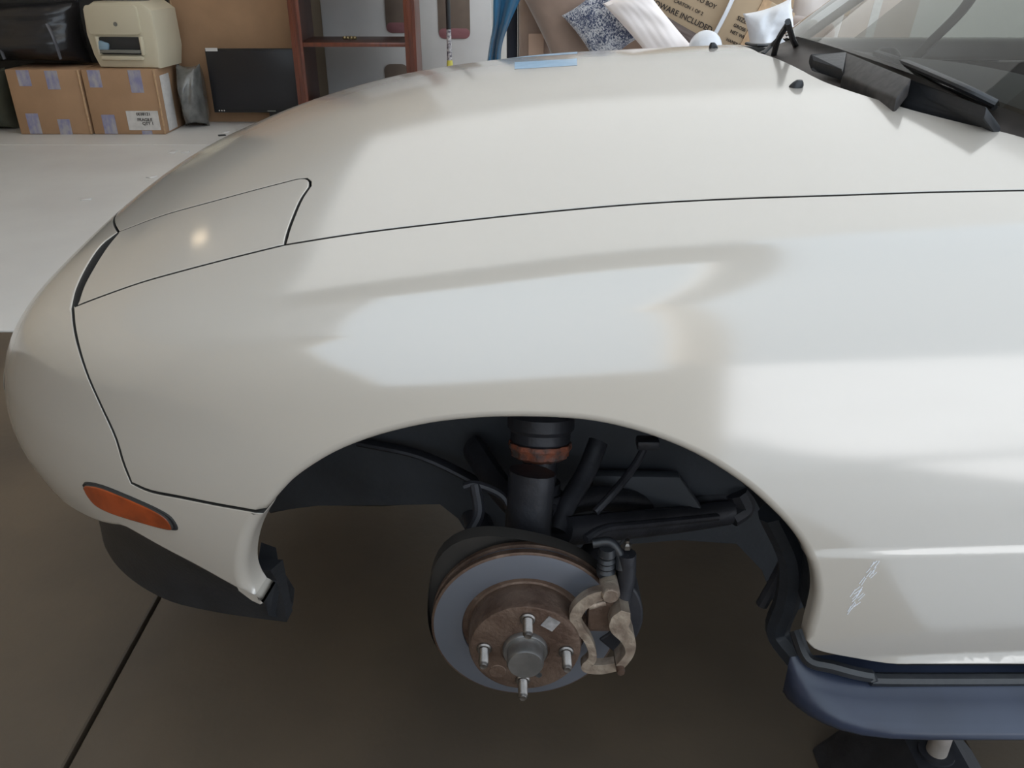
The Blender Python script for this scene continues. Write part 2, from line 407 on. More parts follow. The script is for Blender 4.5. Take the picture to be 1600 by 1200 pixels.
#==SETTING==
# ------------------------------------------------------------------ setting
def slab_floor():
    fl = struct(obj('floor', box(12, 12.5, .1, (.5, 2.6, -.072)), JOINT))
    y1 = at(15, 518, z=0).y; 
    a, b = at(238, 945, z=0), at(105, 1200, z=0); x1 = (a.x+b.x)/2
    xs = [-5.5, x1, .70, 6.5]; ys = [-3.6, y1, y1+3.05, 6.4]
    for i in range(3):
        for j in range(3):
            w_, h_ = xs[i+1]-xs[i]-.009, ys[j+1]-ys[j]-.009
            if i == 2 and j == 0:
                for (ya, yb, mm) in ((ys[0], -.98, CONC2), (-.98, ys[1], CONC)): obj('slab', box(w_, yb-ya-.009, .03, ((xs[i]+xs[i+1])/2, (ya+yb)/2, -.015), .003, 1), mm, fl)  # shade under the car put into the slab colour, pale beyond its edge
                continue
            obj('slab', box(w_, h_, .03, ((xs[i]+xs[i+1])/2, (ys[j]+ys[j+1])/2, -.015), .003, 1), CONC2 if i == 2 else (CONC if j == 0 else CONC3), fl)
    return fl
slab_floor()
struct(obj('ground', box(60, 60, .1, (10, 0, -.14)), CONC2))
struct(obj('wall_back', box(3.975, .15, 3.1, (-2.9875, 5.6, 1.55)), WALLM)); struct(obj('wall_rear', box(6.975, .15, 3.1, (2.4975, 5.6, 1.55)), WALLW))  # tan and white halves chosen to tone the hood's reflection
struct(obj('wall_left', box(.15, 10.8, 3.1, (-4.6, 1.85, 1.55)), mat('sandy_wall', (.66, .53, .37), .8, noise=.06, nscale=1.5)))
b = prism([(-4.65, -3.0), (-1.9, -3.0), (-1.8, -2.5), (-1.05, -.15), (-1.05, .8), (-1.9, .8), (-1.9, 5.8), (-4.65, 5.8)], .12, axis='z'); mv(b, (0, 0, 3.16)); box(1.90, .95, .12, (-.10, .325, 3.16), bm=b); box(.25, 2.9, .12, (.725, -1.55, 3.16), bm=b); box(4.9, .4, .12, (.55, 5.6, 3.16), bm=b)  # unseen; overhead gap added and cut to shape the fender's reflection
struct(obj('unseen_ceiling', b, CEIL, smooth=False))
rf = struct(bpy.data.objects.new('roof', bpy.data.meshes.new('roof'))); rf.data.from_pydata([(-1.9, .8, 3.12), (3.0, .8, 3.12), (3.0, 5.4, 3.12), (-1.9, 5.4, 3.12)], [], [[0, 3, 2, 1]]); rf.data.materials.append(FILLSHEET); C.objects.link(rf)  # unseen translucent sheet added as overhead fill light
WX0, WX1, WZ0, WZ1, WY = -1.80, .60, .70, 3.0, -2.6
b = box(WX0+4.65, .15, 3.1, ((WX0-4.65)/2, WY, 1.55)); box(WX1-WX0, .15, WZ0, ((WX0+WX1)/2, WY, WZ0/2), bm=b); box(.17, .15, 3.1, (WX1+.085, WY, 1.55), bm=b)
b2_ = prism([(WX0, .7), (-.75, .7), (-1.3, 1.4), (WX0, 2.2)], .15); mv(b2_, (0, WY, 0)); me_ = bpy.data.meshes.new('tmp'); b2_.to_mesh(me_); b.from_mesh(me_); b2_.free()  # sloped piece added to shape the opening's reflection on the fender
struct(obj('wall_front', b, mat('sandy_wall', (.66, .53, .37), .8, noise=.06, nscale=1.5), smooth=False))
struct(obj('unseen_beam_1', box(2.4, .62, .2, (-.35, .18, 3.0), .01), WALLM))  # unseen beam added to make the dark band in the fender reflection
struct(obj('unseen_beam_2', box(.24, 2.9, .16, (.73, -1.55, 3.02), .01), WALLM))  # unseen rafter added for the dark upright in the fender reflection
#==CAR==
# ------------------------------------------------------------------ car
car = empty('car', (0, 0, 0), 'white two-seat convertible jacked up with its front wheel off', 'car')
gapL = pix([(445, 382), (560, 364), (700, 347), (850, 331), (1000, 318), (1150, 310), (1300, 305), (1450, 300), (1600, 297)])
gap_end = surf([gapL[-1], (.60, -.655, .90), (.665, -.655, .895)], (0, -.5, 1))
lid_in = pix([(185, 362), (255, 336), (330, 315), (400, 296), (462, 280)])
lid_cor = pix([(462, 280), (476, 278), (484, 282), (484, 291)], 4)
lid_back = pix([(484, 291), (470, 312), (458, 340), (450, 362), (445, 382)])
lid_out = pix([(118, 478), (160, 462), (220, 441), (280, 424), (360, 403), (445, 382)])
lid_front = pix([(118, 478), (128, 448), (146, 415), (165, 386), (185, 362)])
hf_w = surf([lid_in[0], (-.612, -.28, .77), (-.645, -.14, .76), (-.658, 0, .75)], (-.3, 0, 1))
hr_ = cast([(1275, 119), (1319, 137), (1412, 166), (1500, 189), (1562, 203), (1600, 213)]); 
hood_rear = surf([(.405, 0, .968), (.412, -.09, .966)]+[tuple(p) for p in hr_]+[(.628, -.60, .90)], (0, 0, 1))
hr_cor = surf([hood_rear[-1], (.640, -.635, .9), (.625, -.652, .9)], (0, 0, 1))
gl = np.concatenate([gapL, gap_end]); gl = gl[gl[:, 0] < .622]
def mir(P): return (np.array(P)*[1, -1, 1])[::-1]
gp = .0018
half = [(hf_w[::-1], gp), (np.array(lid_in), gp), (lid_cor, gp), (lid_back, gp), (gl, gp), (np.concatenate([[gl[-1]], hr_cor[::-1]]), gp), (hood_rear[::-1], .004)]
other = [(mir(p), r) for p, r in half[::-1]]
panel('hood', half+other, (0, 0, 1), car, grid=.022)
panel('headlight_lid', [(lid_in, gp), (lid_cor, gp), (lid_back, gp), (lid_out[::-1], gp), (lid_front, .004)], (-.3, -.5, 1), car, grid=.014, step=.008, mirror=True)
# fender
seam = pix([(113, 480), (116, 512), (124, 548), (138, 590), (158, 635), (180, 683), (192, 722), (205, 755)])
seam2 = pix([(205, 755), (235, 768), (280, 777), (340, 789), (380, 796), (413, 802)])
arch = pix([(414, 801), (433, 778), (455, 755), (487, 732), (522, 712), (560, 696), (600, 683), (650, 671), (700, 663), (760, 658), (820, 657), (880, 659), (930, 664), (985, 676), (1040, 694), (1090, 716), (1135, 743), (1170, 768), (1202, 797), (1230, 826), (1250, 853), (1263, 878), (1271, 905), (1273, 935), (1268, 962), (1262, 985), (1258, 1003)])
sill = pix([(1258, 1003), (1275, 1018), (1330, 1030), (1390, 1040), (1440, 1041), (1520, 1041), (1600, 1041)], 4)
sill_end = surf([sill[-1], (.63, -.77, .355), (.665, -.77, .353)], (0, -1, 0))
rear_up = surf([sill_end[-1], (.665, -.79, .5), (.665, -.80, .65), (.665, -.76, .8), (.665, -.655, .895)], (0, -1, .3))
gfull = np.concatenate([gapL, gap_end[1:]])
zc_ = []
for x_ in np.arange(.20, .66, .007):
    for z_ in (.574, .571, .568, .565, .562, .559, .556, .553): zc_.append((x_, -.82, z_))
for x_ in np.arange(.35, .66, .012):
    for z_ in (.402, .395, .389, .383, .377, .372, .367): zc_.append((x_, -.80, z_))
panel('front_fender', [(gfull[::-1], gp), (lid_out[::-1], gp), (pix([(118, 478), (113, 480)], 3, False), gp), (seam, gp), (seam2, gp), (arch, .009), (sill, .003), (sill_end, .003), (rear_up, gp)],
      (-.1, -1, .35), car, grid=.014, step=.01, extra=zc_, mirror=True, depth=.02)
# bumper cover
b_arch = pix([(413, 803), (400, 824), (389, 850), (383, 880), (383, 905), (390, 925), (402, 940), (412, 943)])
kk = int(len(b_arch)*.72); ba1, ba2 = b_arch[:kk+1], b_arch[kk:]
b_bot = pix([(412, 943), (375, 926), (310, 890), (255, 861), (200, 830)])
b_low = surf([b_bot[-1], (-.50, -.70, .515), (-.58, -.62, .500), (-.66, -.50, .487), (-.72, -.36, .478), (-.755, -.18, .472), (-.765, 0, .47)], (-1, -.5, 0))
b_ctr = surf([b_low[-1], (-.80, 0, .56), (-.79, 0, .65), (-.72, 0, .70), hf_w[-1]], (-1, 0, .3))
b_ctr[:, 1] = 0; b_ctr[0, 1] = b_ctr[-1, 1] = 0
lf2 = pix([(113, 480), (121, 448), (139, 411), (160, 381), (185, 362)])
panel('bumper_cover', [(seam2[::-1], gp), (seam[::-1], gp), (lf2, .004), (hf_w, gp), (b_ctr[::-1], 0), (b_low[::-1], .012), (b_bot[::-1], .008), (np.array(ba2)[::-1], .005), (np.array(ba1)[::-1], .013)],
      (-1, -.7, .2), car, grid=.014, step=.01, join_mirror=True, depth=.03)
# dark shell added under the gaps: keeps them black, blocks light leaks
def added_dark_shell():
    us, vs_ = 90, 50; st = []
    for i in range(us):
        for j in range(vs_):
            az = math.radians(-88+176*i/(us-1)) ; el = math.radians(16+74*j/(vs_-1))
            st.append((-math.cos(el)*math.cos(az), math.cos(el)*math.sin(az), math.sin(el)))
    q = np.array(st); ts = np.linspace(.1, 1.5, 150); v = body(CC+q[:, None, :]*ts[None, :, None]) < 0
    t = ts[np.argmax(v, 1)]-.030; P_ = CC+q*t[:, None]
    F = [[i*vs_+j, (i+1)*vs_+j, (i+1)*vs_+j+1, i*vs_+j+1] for i in range(us-1) for j in range(vs_-1)]
    return P_, F
obj('added_dark_shell', added_dark_shell(), INNER, car, auto=80)
# marker light
def on_surf(u, v): return cast([(u, v)])[0]
mk = pix([(128, 756), (134, 751), (160, 756), (205, 774), (245, 792), (268, 806), (279, 822), (278, 830), (262, 828), (225, 818), (180, 804), (152, 790), (136, 772), (128, 756)], 4)
panel('marker_light_rim', [(mk, .002)], (-.6, -1, .1), car, m=BLKPL, grid=.01, step=.004, lift=.0015, depth=.006, mirror=True)
ctr = mk.mean(0); mk2 = surf(list(ctr+(mk-ctr)*.93), (-.6, -1, .1), 1)
panel('marker_light', [(mk2, .003)], (-.6, -1, .1), car, m=AMBER, grid=.006, step=.004, lift=.0045, depth=.006, mirror=True, label='amber side marker lens')
# turn signal lens at the mouth
tl = surf([(-.76, -.40, .60), (-.74, -.46, .60), (-.725, -.49, .585), (-.735, -.47, .565), (-.76, -.40, .56), (-.77, -.35, .575), (-.76, -.40, .60)], (-1, -.5, .1), 5)
panel('turn_signal_lens', [(tl, .003)], (-1, -.5, .1), car, m=GREYTR, grid=.01, step=.006, lift=.002, depth=.006, mirror=True)
mo = surf([(-.79, 0, .60), (-.78, -.2, .60), (-.77, -.32, .585), (-.77, -.33, .56), (-.77, -.2, .53), (-.78, 0, .525)], (-1, 0, .1), 6); mo[0, 1] = mo[-1, 1] = 0
panel('air_intake_shade', [(mo, .002), (surf([mo[-1], (-.8, 0, .56), mo[0]], (-1, 0, 0)), 0)], (-1, -.2, .1), car, m=INNER, grid=.014, lift=.001, depth=.004, join_mirror=True, label='dark patch for the shade in the air intake mouth')  # flat raised patch; shade inside the mouth put into its colour
# chin spoiler: lofted strip
def chin():
    top = [(-.300, -.735, .47), (-.36, -.745, .485), (-.45, -.71, .50), (-.54, -.645, .50), (-.62, -.54, .49), (-.69, -.40, .48), (-.735, -.2, .475), (-.745, 0, .47)]
    lowp = [at(448, 972, z=.37), at(400, 966, z=.365), at(330, 955, z=.36), at(262, 938, z=.36), at(205, 905, z=.36), at(170, 866, z=.362), at(158, 822, z=.37)]
    lowp = [tuple(p) for p in lowp]+[(-.70, -.33, .365), (-.745, -.16, .365), (-.76, 0, .365)]
    T = resample(catmull(top, 6), .02); Lw = catmull(lowp, 6); cum = resample(Lw, .02)
    n = 60; T = resample(T, np.linalg.norm(np.diff(T, axis=0), axis=1).sum()/n); Lo = resample(Lw, np.linalg.norm(np.diff(np.array(Lw), axis=0), axis=1).sum()/n)
    m_ = min(len(T), len(Lo)); vs, fs = [], []; R = 7
    for i in range(m_):
        for k in range(R):
            t = k/(R-1); p = T[i]*(1-t)+Lo[i]*t; p = p+np.array([.0, .012, 0])*math.sin(PI*t); vs.append(p)
        nrm = np.array([0, .012, .008]); vs.append(Lo[i]+nrm+[0.004, .004, -.004]); vs.append(T[i]+[.01, .02, 0])
    K = R+2
    V = np.array(vs); V2 = V*[1, -1, 1]; n0 = len(V)
    for i in range(m_-1):
        for k in range(K): fs.append([i*K+k, (i+1)*K+k, (i+1)*K+(k+1) % K, i*K+(k+1) % K])
    fs.append(list(range(K)))
    return np.concatenate([V, V2]), fs+[[a+n0 for a in f[::-1]] for f in fs]
obj('chin_spoiler', chin(), BLKPL, car, auto=50)
# small liner flap behind the bumper corner
fb_ = [at(432, 905, y=-.72), at(428, 880, y=-.70), at(404, 872, y=-.72), at(412, 940, y=-.74), at(420, 962, y=-.72), at(446, 968, y=-.70), at(458, 945, y=-.68), at(440, 925, y=-.69)]
vs = [tuple(p) for p in fb_]+[(p.x-.005, p.y+.03, p.z) for p in fb_]; n = 8
obj('liner_flap', (vs, [list(range(n)), [n+i for i in range(n)][::-1]]+[[i, n+i, n+(i+1) % n, (i+1) % n] for i in range(n)]), BLKPL, car, auto=20)
# washer nozzles
for (u, v) in ((1115, 75), (1243, 136)):
    p = on_surf(u, v); N_ = grad(p[None])[0]
    vs, fs = pillow(1, 1, 1, 0, 4, 0)
    b = lathe([(.0, 0), (.0095, .0), (.0092, .0035), (.007, .0075), (.004, .0105), (0, .011)], 20); 
    for vv in b.verts: vv.co.y *= .8; vv.co.x += .004*max(0, vv.co.z/.011)
    o = obj('washer_nozzle', b, BLKPL, car, loc=Vector(p)-Vector(N_)*.001)
    o.rotation_euler = Vector(N_).to_track_quat('Z', 'Y').to_euler()
# pale blue strips on the far slope of the hood, scuffed paint behind the arch
BSTRIP = mat('pale_blue_strip', (.30, .47, .64), .45, noise=.12, nscale=40, coat=.4)
for a_, b_ in (((793, 88), (903, 81)), ((803, 103), (903, 97))):
    h_ = 3.2 if a_[0] == 793 else 5.5
    q = pix([(a_[0], a_[1]-h_), (b_[0], b_[1]-h_)], 8); q2 = pix([(b_[0], b_[1]+h_), (a_[0], a_[1]+h_)], 8)
    panel('blue_strip', [(q, .0003), (np.array([q[-1], q2[0]]), .0003), (q2, .0003), (np.array([q2[-1], q[0]]), .0003)], (0, 0, 1), car, m=BSTRIP, grid=.02, step=.01, lift=.0004, depth=.0004, label='pale blue strip on the hood')
rs = random.Random(3); b = bmesh.new()
for k in range(26):
    t = rs.random(); u0, v0 = 1362-38*t+rs.uniform(-6, 6), 886+70*t+rs.uniform(-6, 6); c2 = cast([(u0, v0), (u0+rs.uniform(4, 10), v0-rs.uniform(5, 12))])
    tube([c2[0]+grad(c2[:1])[0]*.0002, c2[1]+grad(c2[1:])[0]*.0002], .00045, 5, bm=b, smooth=0)
sc = obj('paint_scuff', b, mat('bare_scratch', (.75, .77, .82), .5), car); sc['kind'] = 'stuff'
# door and rear continuation
d_loop = [surf([(.671, -.655, .895), (.671, -.76, .8), (.671, -.80, .65), (.671, -.79, .5), (.671, -.77, .353)], (.3, -1, .3)), surf([(.671, -.77, .353), (.9, -.765, .353), (1.15, -.765, .353)], (.3, -1, 0)),
          surf([(1.15, -.765, .353), (1.15, -.79, .5), (1.15, -.795, .65), (1.15, -.75, .8), (1.15, -.65, .895)], (.3, -1, .3)), surf([(1.15, -.65, .895), (.9, -.65, .895), (.671, -.655, .895)], (.3, -1, .3))]
panel('door_panel', [(p, gp) for p in d_loop], (.3, -1, .3), car, grid=.03, mirror=True)
# side skirt
def skirt():
    prof = [(.760, .362), (.788, .352), (.800, .346), (.812, .342), (.838, .335), (.846, .329), (.848, .320), (.842, .312), (.820, .306), (.77, .304)]
    xs = [.318, .320, .326, .336, .349, .365, .387, .418, .46, .55, .7, .9, 1.15]
    fac = [.0, .22, .40, .56, .70, .82, .92, .98, 1, 1, 1, 1, 1]; vs, fs = [], []; K = len(prof)
    for x_, f in zip(xs, fac):
        for (Y, z_) in prof: vs.append((x_, -(.765+(Y-.765)*f), z_))
    for i in range(len(xs)-1):
        for k in range(K-1): fs.append([i*K+k, (i+1)*K+k, (i+1)*K+k+1, i*K+k+1])
        fs.append([i*K+K-1, (i+1)*K+K-1, (i+1)*K, i*K])
    fs.append(list(range(K))); fs.append([(len(xs)-1)*K+k for k in range(K)][::-1])
    return np.array(vs), fs
V, F_ = skirt()
obj('side_skirt', (V, F_), SKIRT, car, auto=60); obj('side_skirt', (V*[1, -1, 1], [f[::-1] for f in F_]), SKIRT, car, auto=60)
# rocker strip above skirt + front tip
b = tube([at(1243, 985, y=-.75), at(1262, 1030, y=-.775), at(1300, 1042, y=-.785), at(1360, 1056, y=-.79), at(1450, 1062, y=-.79), (1.1, -.785, .352)], .008, 8)
obj('rocker_strip', b, BLKPL, car)
obj('rocker_strip', box(.72, .05, .03, (.80, -.748, .352), .006), BLKPL, car)
# ---- wheel well
def well():
    # barrel liner following the arch, between y=-.74 and y=-.36
    A = np.array([(p[0], p[2]) for p in arch]); c0 = np.array([.01, .44]); vs, fs = [], []
    prof = [(-.795, 1.02), (-.76, 1.05), (-.66, 1.07), (-.52, 1.05), (-.42, .98), (-.38, .88)]
    n = len(A)
    for k, (y_, s_) in enumerate(prof):
        for i in range(n):
            d = A[i]-c0; vs.append((c0[0]+d[0]*s_, y_, c0[1]+d[1]*s_))
    for k in range(len(prof)-1):
        for i in range(n-1): fs.append([k*n+i, k*n+i+1, (k+1)*n+i+1, (k+1)*n+i])
    return vs, fs
obj('wheel_arch_liner', well(), LINER, car, auto=60)
IF = [(425, 795), (500, 778), (600, 784), (690, 776), (720, 800), (745, 850), (900, 862), (960, 840), (1060, 832), (1150, 838), (1190, 880), (1215, 960), (1330, 900), (1330, 700), (1250, 600), (420, 600), (380, 700)]
IF = [at(u, v, y=-.40) for u, v in IF]; IF = [(p.x, min(p.z, .77)) for p in IF]
LIN2 = mat('lit_inner_panel', (.040, .045, .054), .6, noise=.35, nscale=7, bump=.15)  # lighter than the liner: the light it catches is in the colour
o = obj('inner_fender', mv(prism(IF, .03, .004), (0, -.40, 0)), LIN2, car)
q = [at(u, v, y=-.44) for u, v in ((925, 738), (1060, 740), (1095, 790), (930, 792))]
obj('inner_bracket', mv(prism([(p.x, p.z) for p in q], .02, .004), (0, -.44, 0)), mat('slate_bracket', (.065, .07, .08), .6), car)
obj('inner_brace', tube([at(560, 690, y=-.43), at(660, 712, y=-.45), at(760, 760, y=-.47)], .010, 10, squash=.6), DARKMET, car)
obj('frame_rail', box(1.1, .10, .10, (.55, -.30, .47), .015), DARKMET, car)
obj('frame_rail', box(1.1, .10, .10, (.55, .30, .47), .015), DARKMET, car)
b = box(.9, .62, .03, (1.1, 0, .38), .01); obj('underfloor', b, LINER, car)
obj('crossmember', box(.22, .74, .09, (.02, 0, .40), .02), DARKMET, car)
b = box(.62, 1.36, .03, (.86, 0, .375), .01); obj('floor_pan', b, LINER, car)
obj('firewall', box(.03, 1.3, .55, (.60, 0, .64), .01), LINER, car)
# arch lip inner structures at the right
obj('mud_guard', tube([at(1205, 800, y=-.72), at(1235, 870, y=-.71), at(1232, 930, y=-.70), at(1215, 985, y=-.69), at(1245, 1030, y=-.72)], .016, 8), LINER, car)
obj('guard_edge', tube([at(1190, 945, y=-.66), at(1215, 900, y=-.66), at(1240, 850, y=-.67)], .008, 8), DARKMET, car)
# ---- shock absorber, arms
HUB = Vector((0, -.75, .36))
top_ = at(845, 668, y=-.52); mid = at(842, 780, y=-.55); bot = at(838, 850, y=-.57)
b = tube([top_, at(842, 760, y=-.545)], .024, 20, smooth=0); tube([at(842, 752, y=-.545), bot], .030, 20, bm=b, smooth=0)
shock = obj('shock_absorber', b, DARKMET, car)
ax = (bot-top_).normalized()
b = lathe([(.0, -.02), (.040, -.02), (.046, -.012), (.046, .004), (.041, .010), (.041, .022), (.036, .028), (.0, .028)], 36)
o = obj('spring_seat', b, [DARKMET], shock); o.matrix_parent_inverse.identity(); o.location = top_-ax*.005; o.rotation_euler = ax.to_track_quat('Z', 'Y').to_euler()
b = lathe([(.0, 0), (.043, 0), (.044, .006), (.040, .012), (.040, .018), (.030, .024), (.0, .024)], 36)
for vv in b.verts:
    a_ = math.atan2(vv.co.y, vv.co.x)
    if vv.co.length > .03 and math.sin(a_*11) > .5: vv.co.xy *= .93
o = obj('bump_collar', b, ORANGE, shock, label='rusty orange notched collar'); o.location = top_+ax*.020; o.rotation_euler = ax.to_track_quat('Z', 'Y').to_euler()
b = lathe([(.0, -.006), (.034, -.006), (.037, .0), (.037, .008), (.030, .012), (0, .012)], 30)
o = obj('lower_sleeve', b, DARKMET, shock); o.location = at(842, 775, y=-.55); o.rotation_euler = ax.to_track_quat('Z', 'Y').to_euler()
b = tube([at(1140, 800, y=-.42), at(1060, 812, y=-.46), at(960, 822, y=-.54), at(880, 830, y=-.60)], .017, 12, squash=1.3)
tube([at(1150, 770, y=-.40), at(1040, 790, y=-.42), at(930, 778, y=-.50), at(850, 800, y=-.58)], .016, 12, bm=b, squash=1.2)
tube([at(1150, 765, y=-.41), at(1160, 790, y=-.41), at(1140, 806, y=-.42)], .02, 10, bm=b)
obj('upper_control_arm', b, DARKMET, car)
b = tube([at(740, 700, y=-.44), at(780, 760, y=-.52), at(830, 812, y=-.58)], .017, 12, squash=1.4)
obj('damper_fork', b, DARKMET, car)
b = tube([at(935, 690, y=-.50), at(915, 740, y=-.53), at(885, 790, y=-.57), at(870, 830, y=-.60)], .014, 12); obj('steering_arm', b, DARKMET, car)
b = tube([at(1010, 695, y=-.55), at(990, 730, y=-.57), at(960, 768, y=-.60), at(930, 800, y=-.62)], .0055, 10); 
brk = obj('brake_hose', b, DARKMET, car); obj('hose_clip', box(.03, .02, .014, at(1012, 692, y=-.55), .003), DARKMET, brk)
b = tube([at(915, 842, y=-.68), at(945, 826, y=-.66), at(1000, 820, y=-.60), at(1120, 808, y=-.5)], .006, 10); obj('brake_line', b, DARKMET, car)
b = tube([(-.10, -.35, .33), (-.02, -.55, .27), (0, -.66, .255)], .022, 12, squash=.7); tube([(.22, -.35, .33), (.08, -.52, .28), (0, -.66, .255)], .022, 12, bm=b, squash=.7)
obj('lower_control_arm', b, DARKMET, car)
b = tube([(0, -.655, .25), (.005, -.645, .34), (.005, -.62, .44), (.01, -.60, .52)], .032, 14, squash=.8)
lathe([(0, .10), (.055, .10), (.06, .085), (.06, .02), (.05, 0), (0, 0)], 30, 'y', bm=b, loc=(0, -.70, .36))
obj('knuckle', b, DARKMET, car)
b = tube([at(742, 757, y=-.60), at(748, 800, y=-.62), at(735, 830, y=-.64)], .008, 10); tube([at(725, 760, y=-.60), at(745, 757, y=-.60), at(785, 775, y=-.60), at(805, 812, y=-.62)], .0055, 8, bm=b); obj('sensor_wire', b, DARKMET, car)
# ---- brake
def at_hub(b): return mv(b, HUB)
R_ = .1175
# dust shield (behind disc) with a scoop at upper left
b = bmesh.new(); n = 60; ring = []
for i in range(n):
    a = 2*PI*i/n; r = .122; sc = math.exp(-((((a-math.radians(125)+PI) % (2*PI))-PI)/.5)**2); r += .028*sc
    ring.append((r*math.cos(a), .068-.0*sc, r*math.sin(a)))
o1 = [b.verts.new(p) for p in ring]; o2 = [b.verts.new((p[0]*1.0, .048, p[2]*1.0)) for p in ring]; i1 = [b.verts.new((p[0]*.45, .070, p[2]*.45)) for p in ring]
for i in range(n):
    j = (i+1) % n; b.faces.new((o1[i], o1[j], o2[j], o2[i])); b.faces.new((o1[i], o1[j], i1[j], i1[i]))
SH = mat('dusty_shield_steel', (.075, .068, .062), .5, metal=.4, noise=.4, nscale=9)
obj('dust_shield', at_hub(b), SH, car)
b = lathe([(.06, .062), (R_-.002, .062), (R_, .060), (R_, .054), (R_-.004, .053), (R_-.004, .047), (R_, .046), (R_, .039), (R_-.0015, .038), (R_-.003, .0375), (.079, .0375), (.0785, .040), (.0700, .040)], 96, 'y')
disc = obj('brake_disc', at_hub(b), [DISC, RUST], car, label='flat grey friction ring around rusty hat')
for p in disc.data.polygons:
    c_ = p.center-HUB; rr = math.hypot(c_.x, c_.z)
    if rr > R_-.0035 or rr < .077: p.material_index = 1
b = lathe([(.074, .042), (.0705, .038), (.0690, .006), (.0670, .0012), (.0645, 0), (.030, 0), (.0295, .001), (.0, .001)], 72, 'y')
hat = obj('hub_hat', at_hub(b), RUST, car, label='rusty brown hub hat with studs')
b = lathe([(.0275, .002), (.0275, -.004), (.0262, -.006), (.0225, -.006), (.0222, -.022), (.0205, -.0255), (0, -.0262)], 40, 'y')
CAPM = mat('grease_cap_steel', (.30, .29, .28), .42, metal=.85, noise=.3, nscale=30)
obj('grease_cap', at_hub(b), CAPM, hat)
for a in (87, 357, 267, 177):
    r_ = .050; px, pz = r_*math.cos(math.radians(a)), r_*math.sin(math.radians(a))
    b = lathe([(.0092, .001), (.0092, -.0025), (.0075, -.004), (.006, -.004)], 20, 'y')
    prof = []; y_ = -.004
    prof = [(.0058, -.003)]
    for k in range(14): prof += [(.0060, -.005-k*.0016), (.0053, -.0058-k*.0016)]
    prof += [(.0050, -.0285), (.0040, -.0305), (.0026, -.0300), (0, -.0300)]
    lathe(prof, 16, 'y', bm=b)
    obj('wheel_stud', mv(b, HUB+Vector((px, 0, pz))), STEEL, hat)
LABM = mat('worn_sticker', (.33, .31, .30), .6, noise=.5, nscale=90)
obj('sticker', mv(box(.017, .0012, .017, bev=.0, rot=(0, .6, 0)), HUB+Vector((.030, -.0005, .042)), None), LABM, hat, smooth=False)
for a, r_, s_ in ((227, .050, .011), (292, .046, .0042)):
    b = lathe([(s_, .0), (s_*.9, -.0008), (0, -.0009 if s_ > .01 else .0)], 24, 'y')
    obj('hub_hole_disc', mv(b, HUB+Vector((r_*math.cos(math.radians(a)), 0, r_*math.sin(math.radians(a))))), RUST if s_ > .01 else INNER, hat)  # the small hole is a solid disc, its inner shade in the colour
# caliper on the rear side of the disc
cal = None
def strip(path, y0, y1, wd, m_, name, parent, bev=.003, label=None):
    """thick curved strip in the xz plane of the hub; path of (x,z) from hub centre"""
    P_ = [np.array(p) for p in catmull(path, 6)]; n = len(P_); wf = wd if callable(wd) else (lambda t: wd); L_, Rr = [], []
    for i, p in enumerate(P_):
        d = P_[min(i+1, n-1)]-P_[max(i-1, 0)]; d = d/np.linalg.norm(d); nn = np.array([-d[1], d[0]]); hw = wf(i/(n-1))/2
        L_.append(p+nn*hw); Rr.append(p-nn*hw)
    b = prism([tuple(p) for p in L_+Rr[::-1]], abs(y1-y0), 0)
    o = obj(name, mv(b, HUB+Vector((0, (y0+y1)/2, 0))), m_, parent, auto=50, label=label)
    md = o.modifiers.new('bevel', 'BEVEL'); md.width = bev; md.segments = 3; md.limit_method = 'ANGLE'
    return o
cal = strip([(.100, .066), (.122, .050), (.130, .015), (.122, -.015), (.106, -.032)], .085, .035, .036, DARKMET, 'brake_caliper', car, .004, label='brake caliper of aged gold-toned iron')
strip([(.100, .084), (.080, .077), (.066, .063), (.060, .047), (.064, .031), (.075, .013), (.082, -.006), (.083, -.021), (.077, -.032), (.080, -.037), (.096, -.038), (.113, -.034)], .004, .016, lambda t: .0125+.003*math.sin(t*9), BRASS, 'bracket', cal, .003)
b = lathe([(0, -.004), (.009, -.004), (.0115, 0), (.0115, .012), (.010, .045), (0, .045)], 20, 'y'); obj('pin_boss', mv(b, HUB+Vector((.100, .004, .083))), BRASS, cal)
strip([(.119, .060), (.114, .046), (.113, .034), (.122, .020), (.1275, .006), (.128, -.008), (.123, -.020), (.117, -.030)], .000, .026, lambda t: .024-.013*min(1, max(0, (t-.25)*2.2)) if t > .12 else .012+.1*t, BRASS, 'caliper_claw', cal, .004)
b = box(.044, .016, .048, (0, 0, 0), .005); obj('brake_pad', mv(b, HUB+Vector((.098, .026, .034))), RUST, cal)
obj('caliper_pin', mv(lathe([(0, -.004), (.0045, -.004), (.0055, 0), (.0055, .02), (0, .02)], 12, 'y', loc=(.118, -.003, -.032)), HUB), RUST, cal)
obj('caliper_pin', tube([HUB+Vector((.076, .012, .058)), HUB+Vector((.096, .014, .063))], .0045, 12, smooth=0), BRASS, cal)
b = lathe([(0, 0), (.011, 0), (.0115, .006), (.009, .010), (.0115, .014), (.009, .018), (.0115, .022), (.009, .026), (.011, .03), (.009, .04), (0, .04)], 24, 'z')
obj('rubber_boot', mv(b, HUB+Vector((.097, .035, .088)), None), BLKPL, cal)
obj('rubber_boot', tube([HUB+Vector((.080, .04, .130)), HUB+Vector((.100, .04, .132)), HUB+Vector((.112, .035, .118)), HUB+Vector((.114, .03, .10))], .006, 12), BLKPL, cal)
obj('caliper_arm', tube([HUB+Vector((.118, .03, .050)), HUB+Vector((.122, .032, .085)), HUB+Vector((.121, .034, .12))], .011, 12), DARKMET, cal)
obj('banjo_bolt', mv(lathe([(0, 0), (.0055, 0), (.0055, .006), (.003, .008), (.003, .012), (0, .012)], 6, 'z'), HUB+Vector((.120, .034, .128))), STEEL, cal)
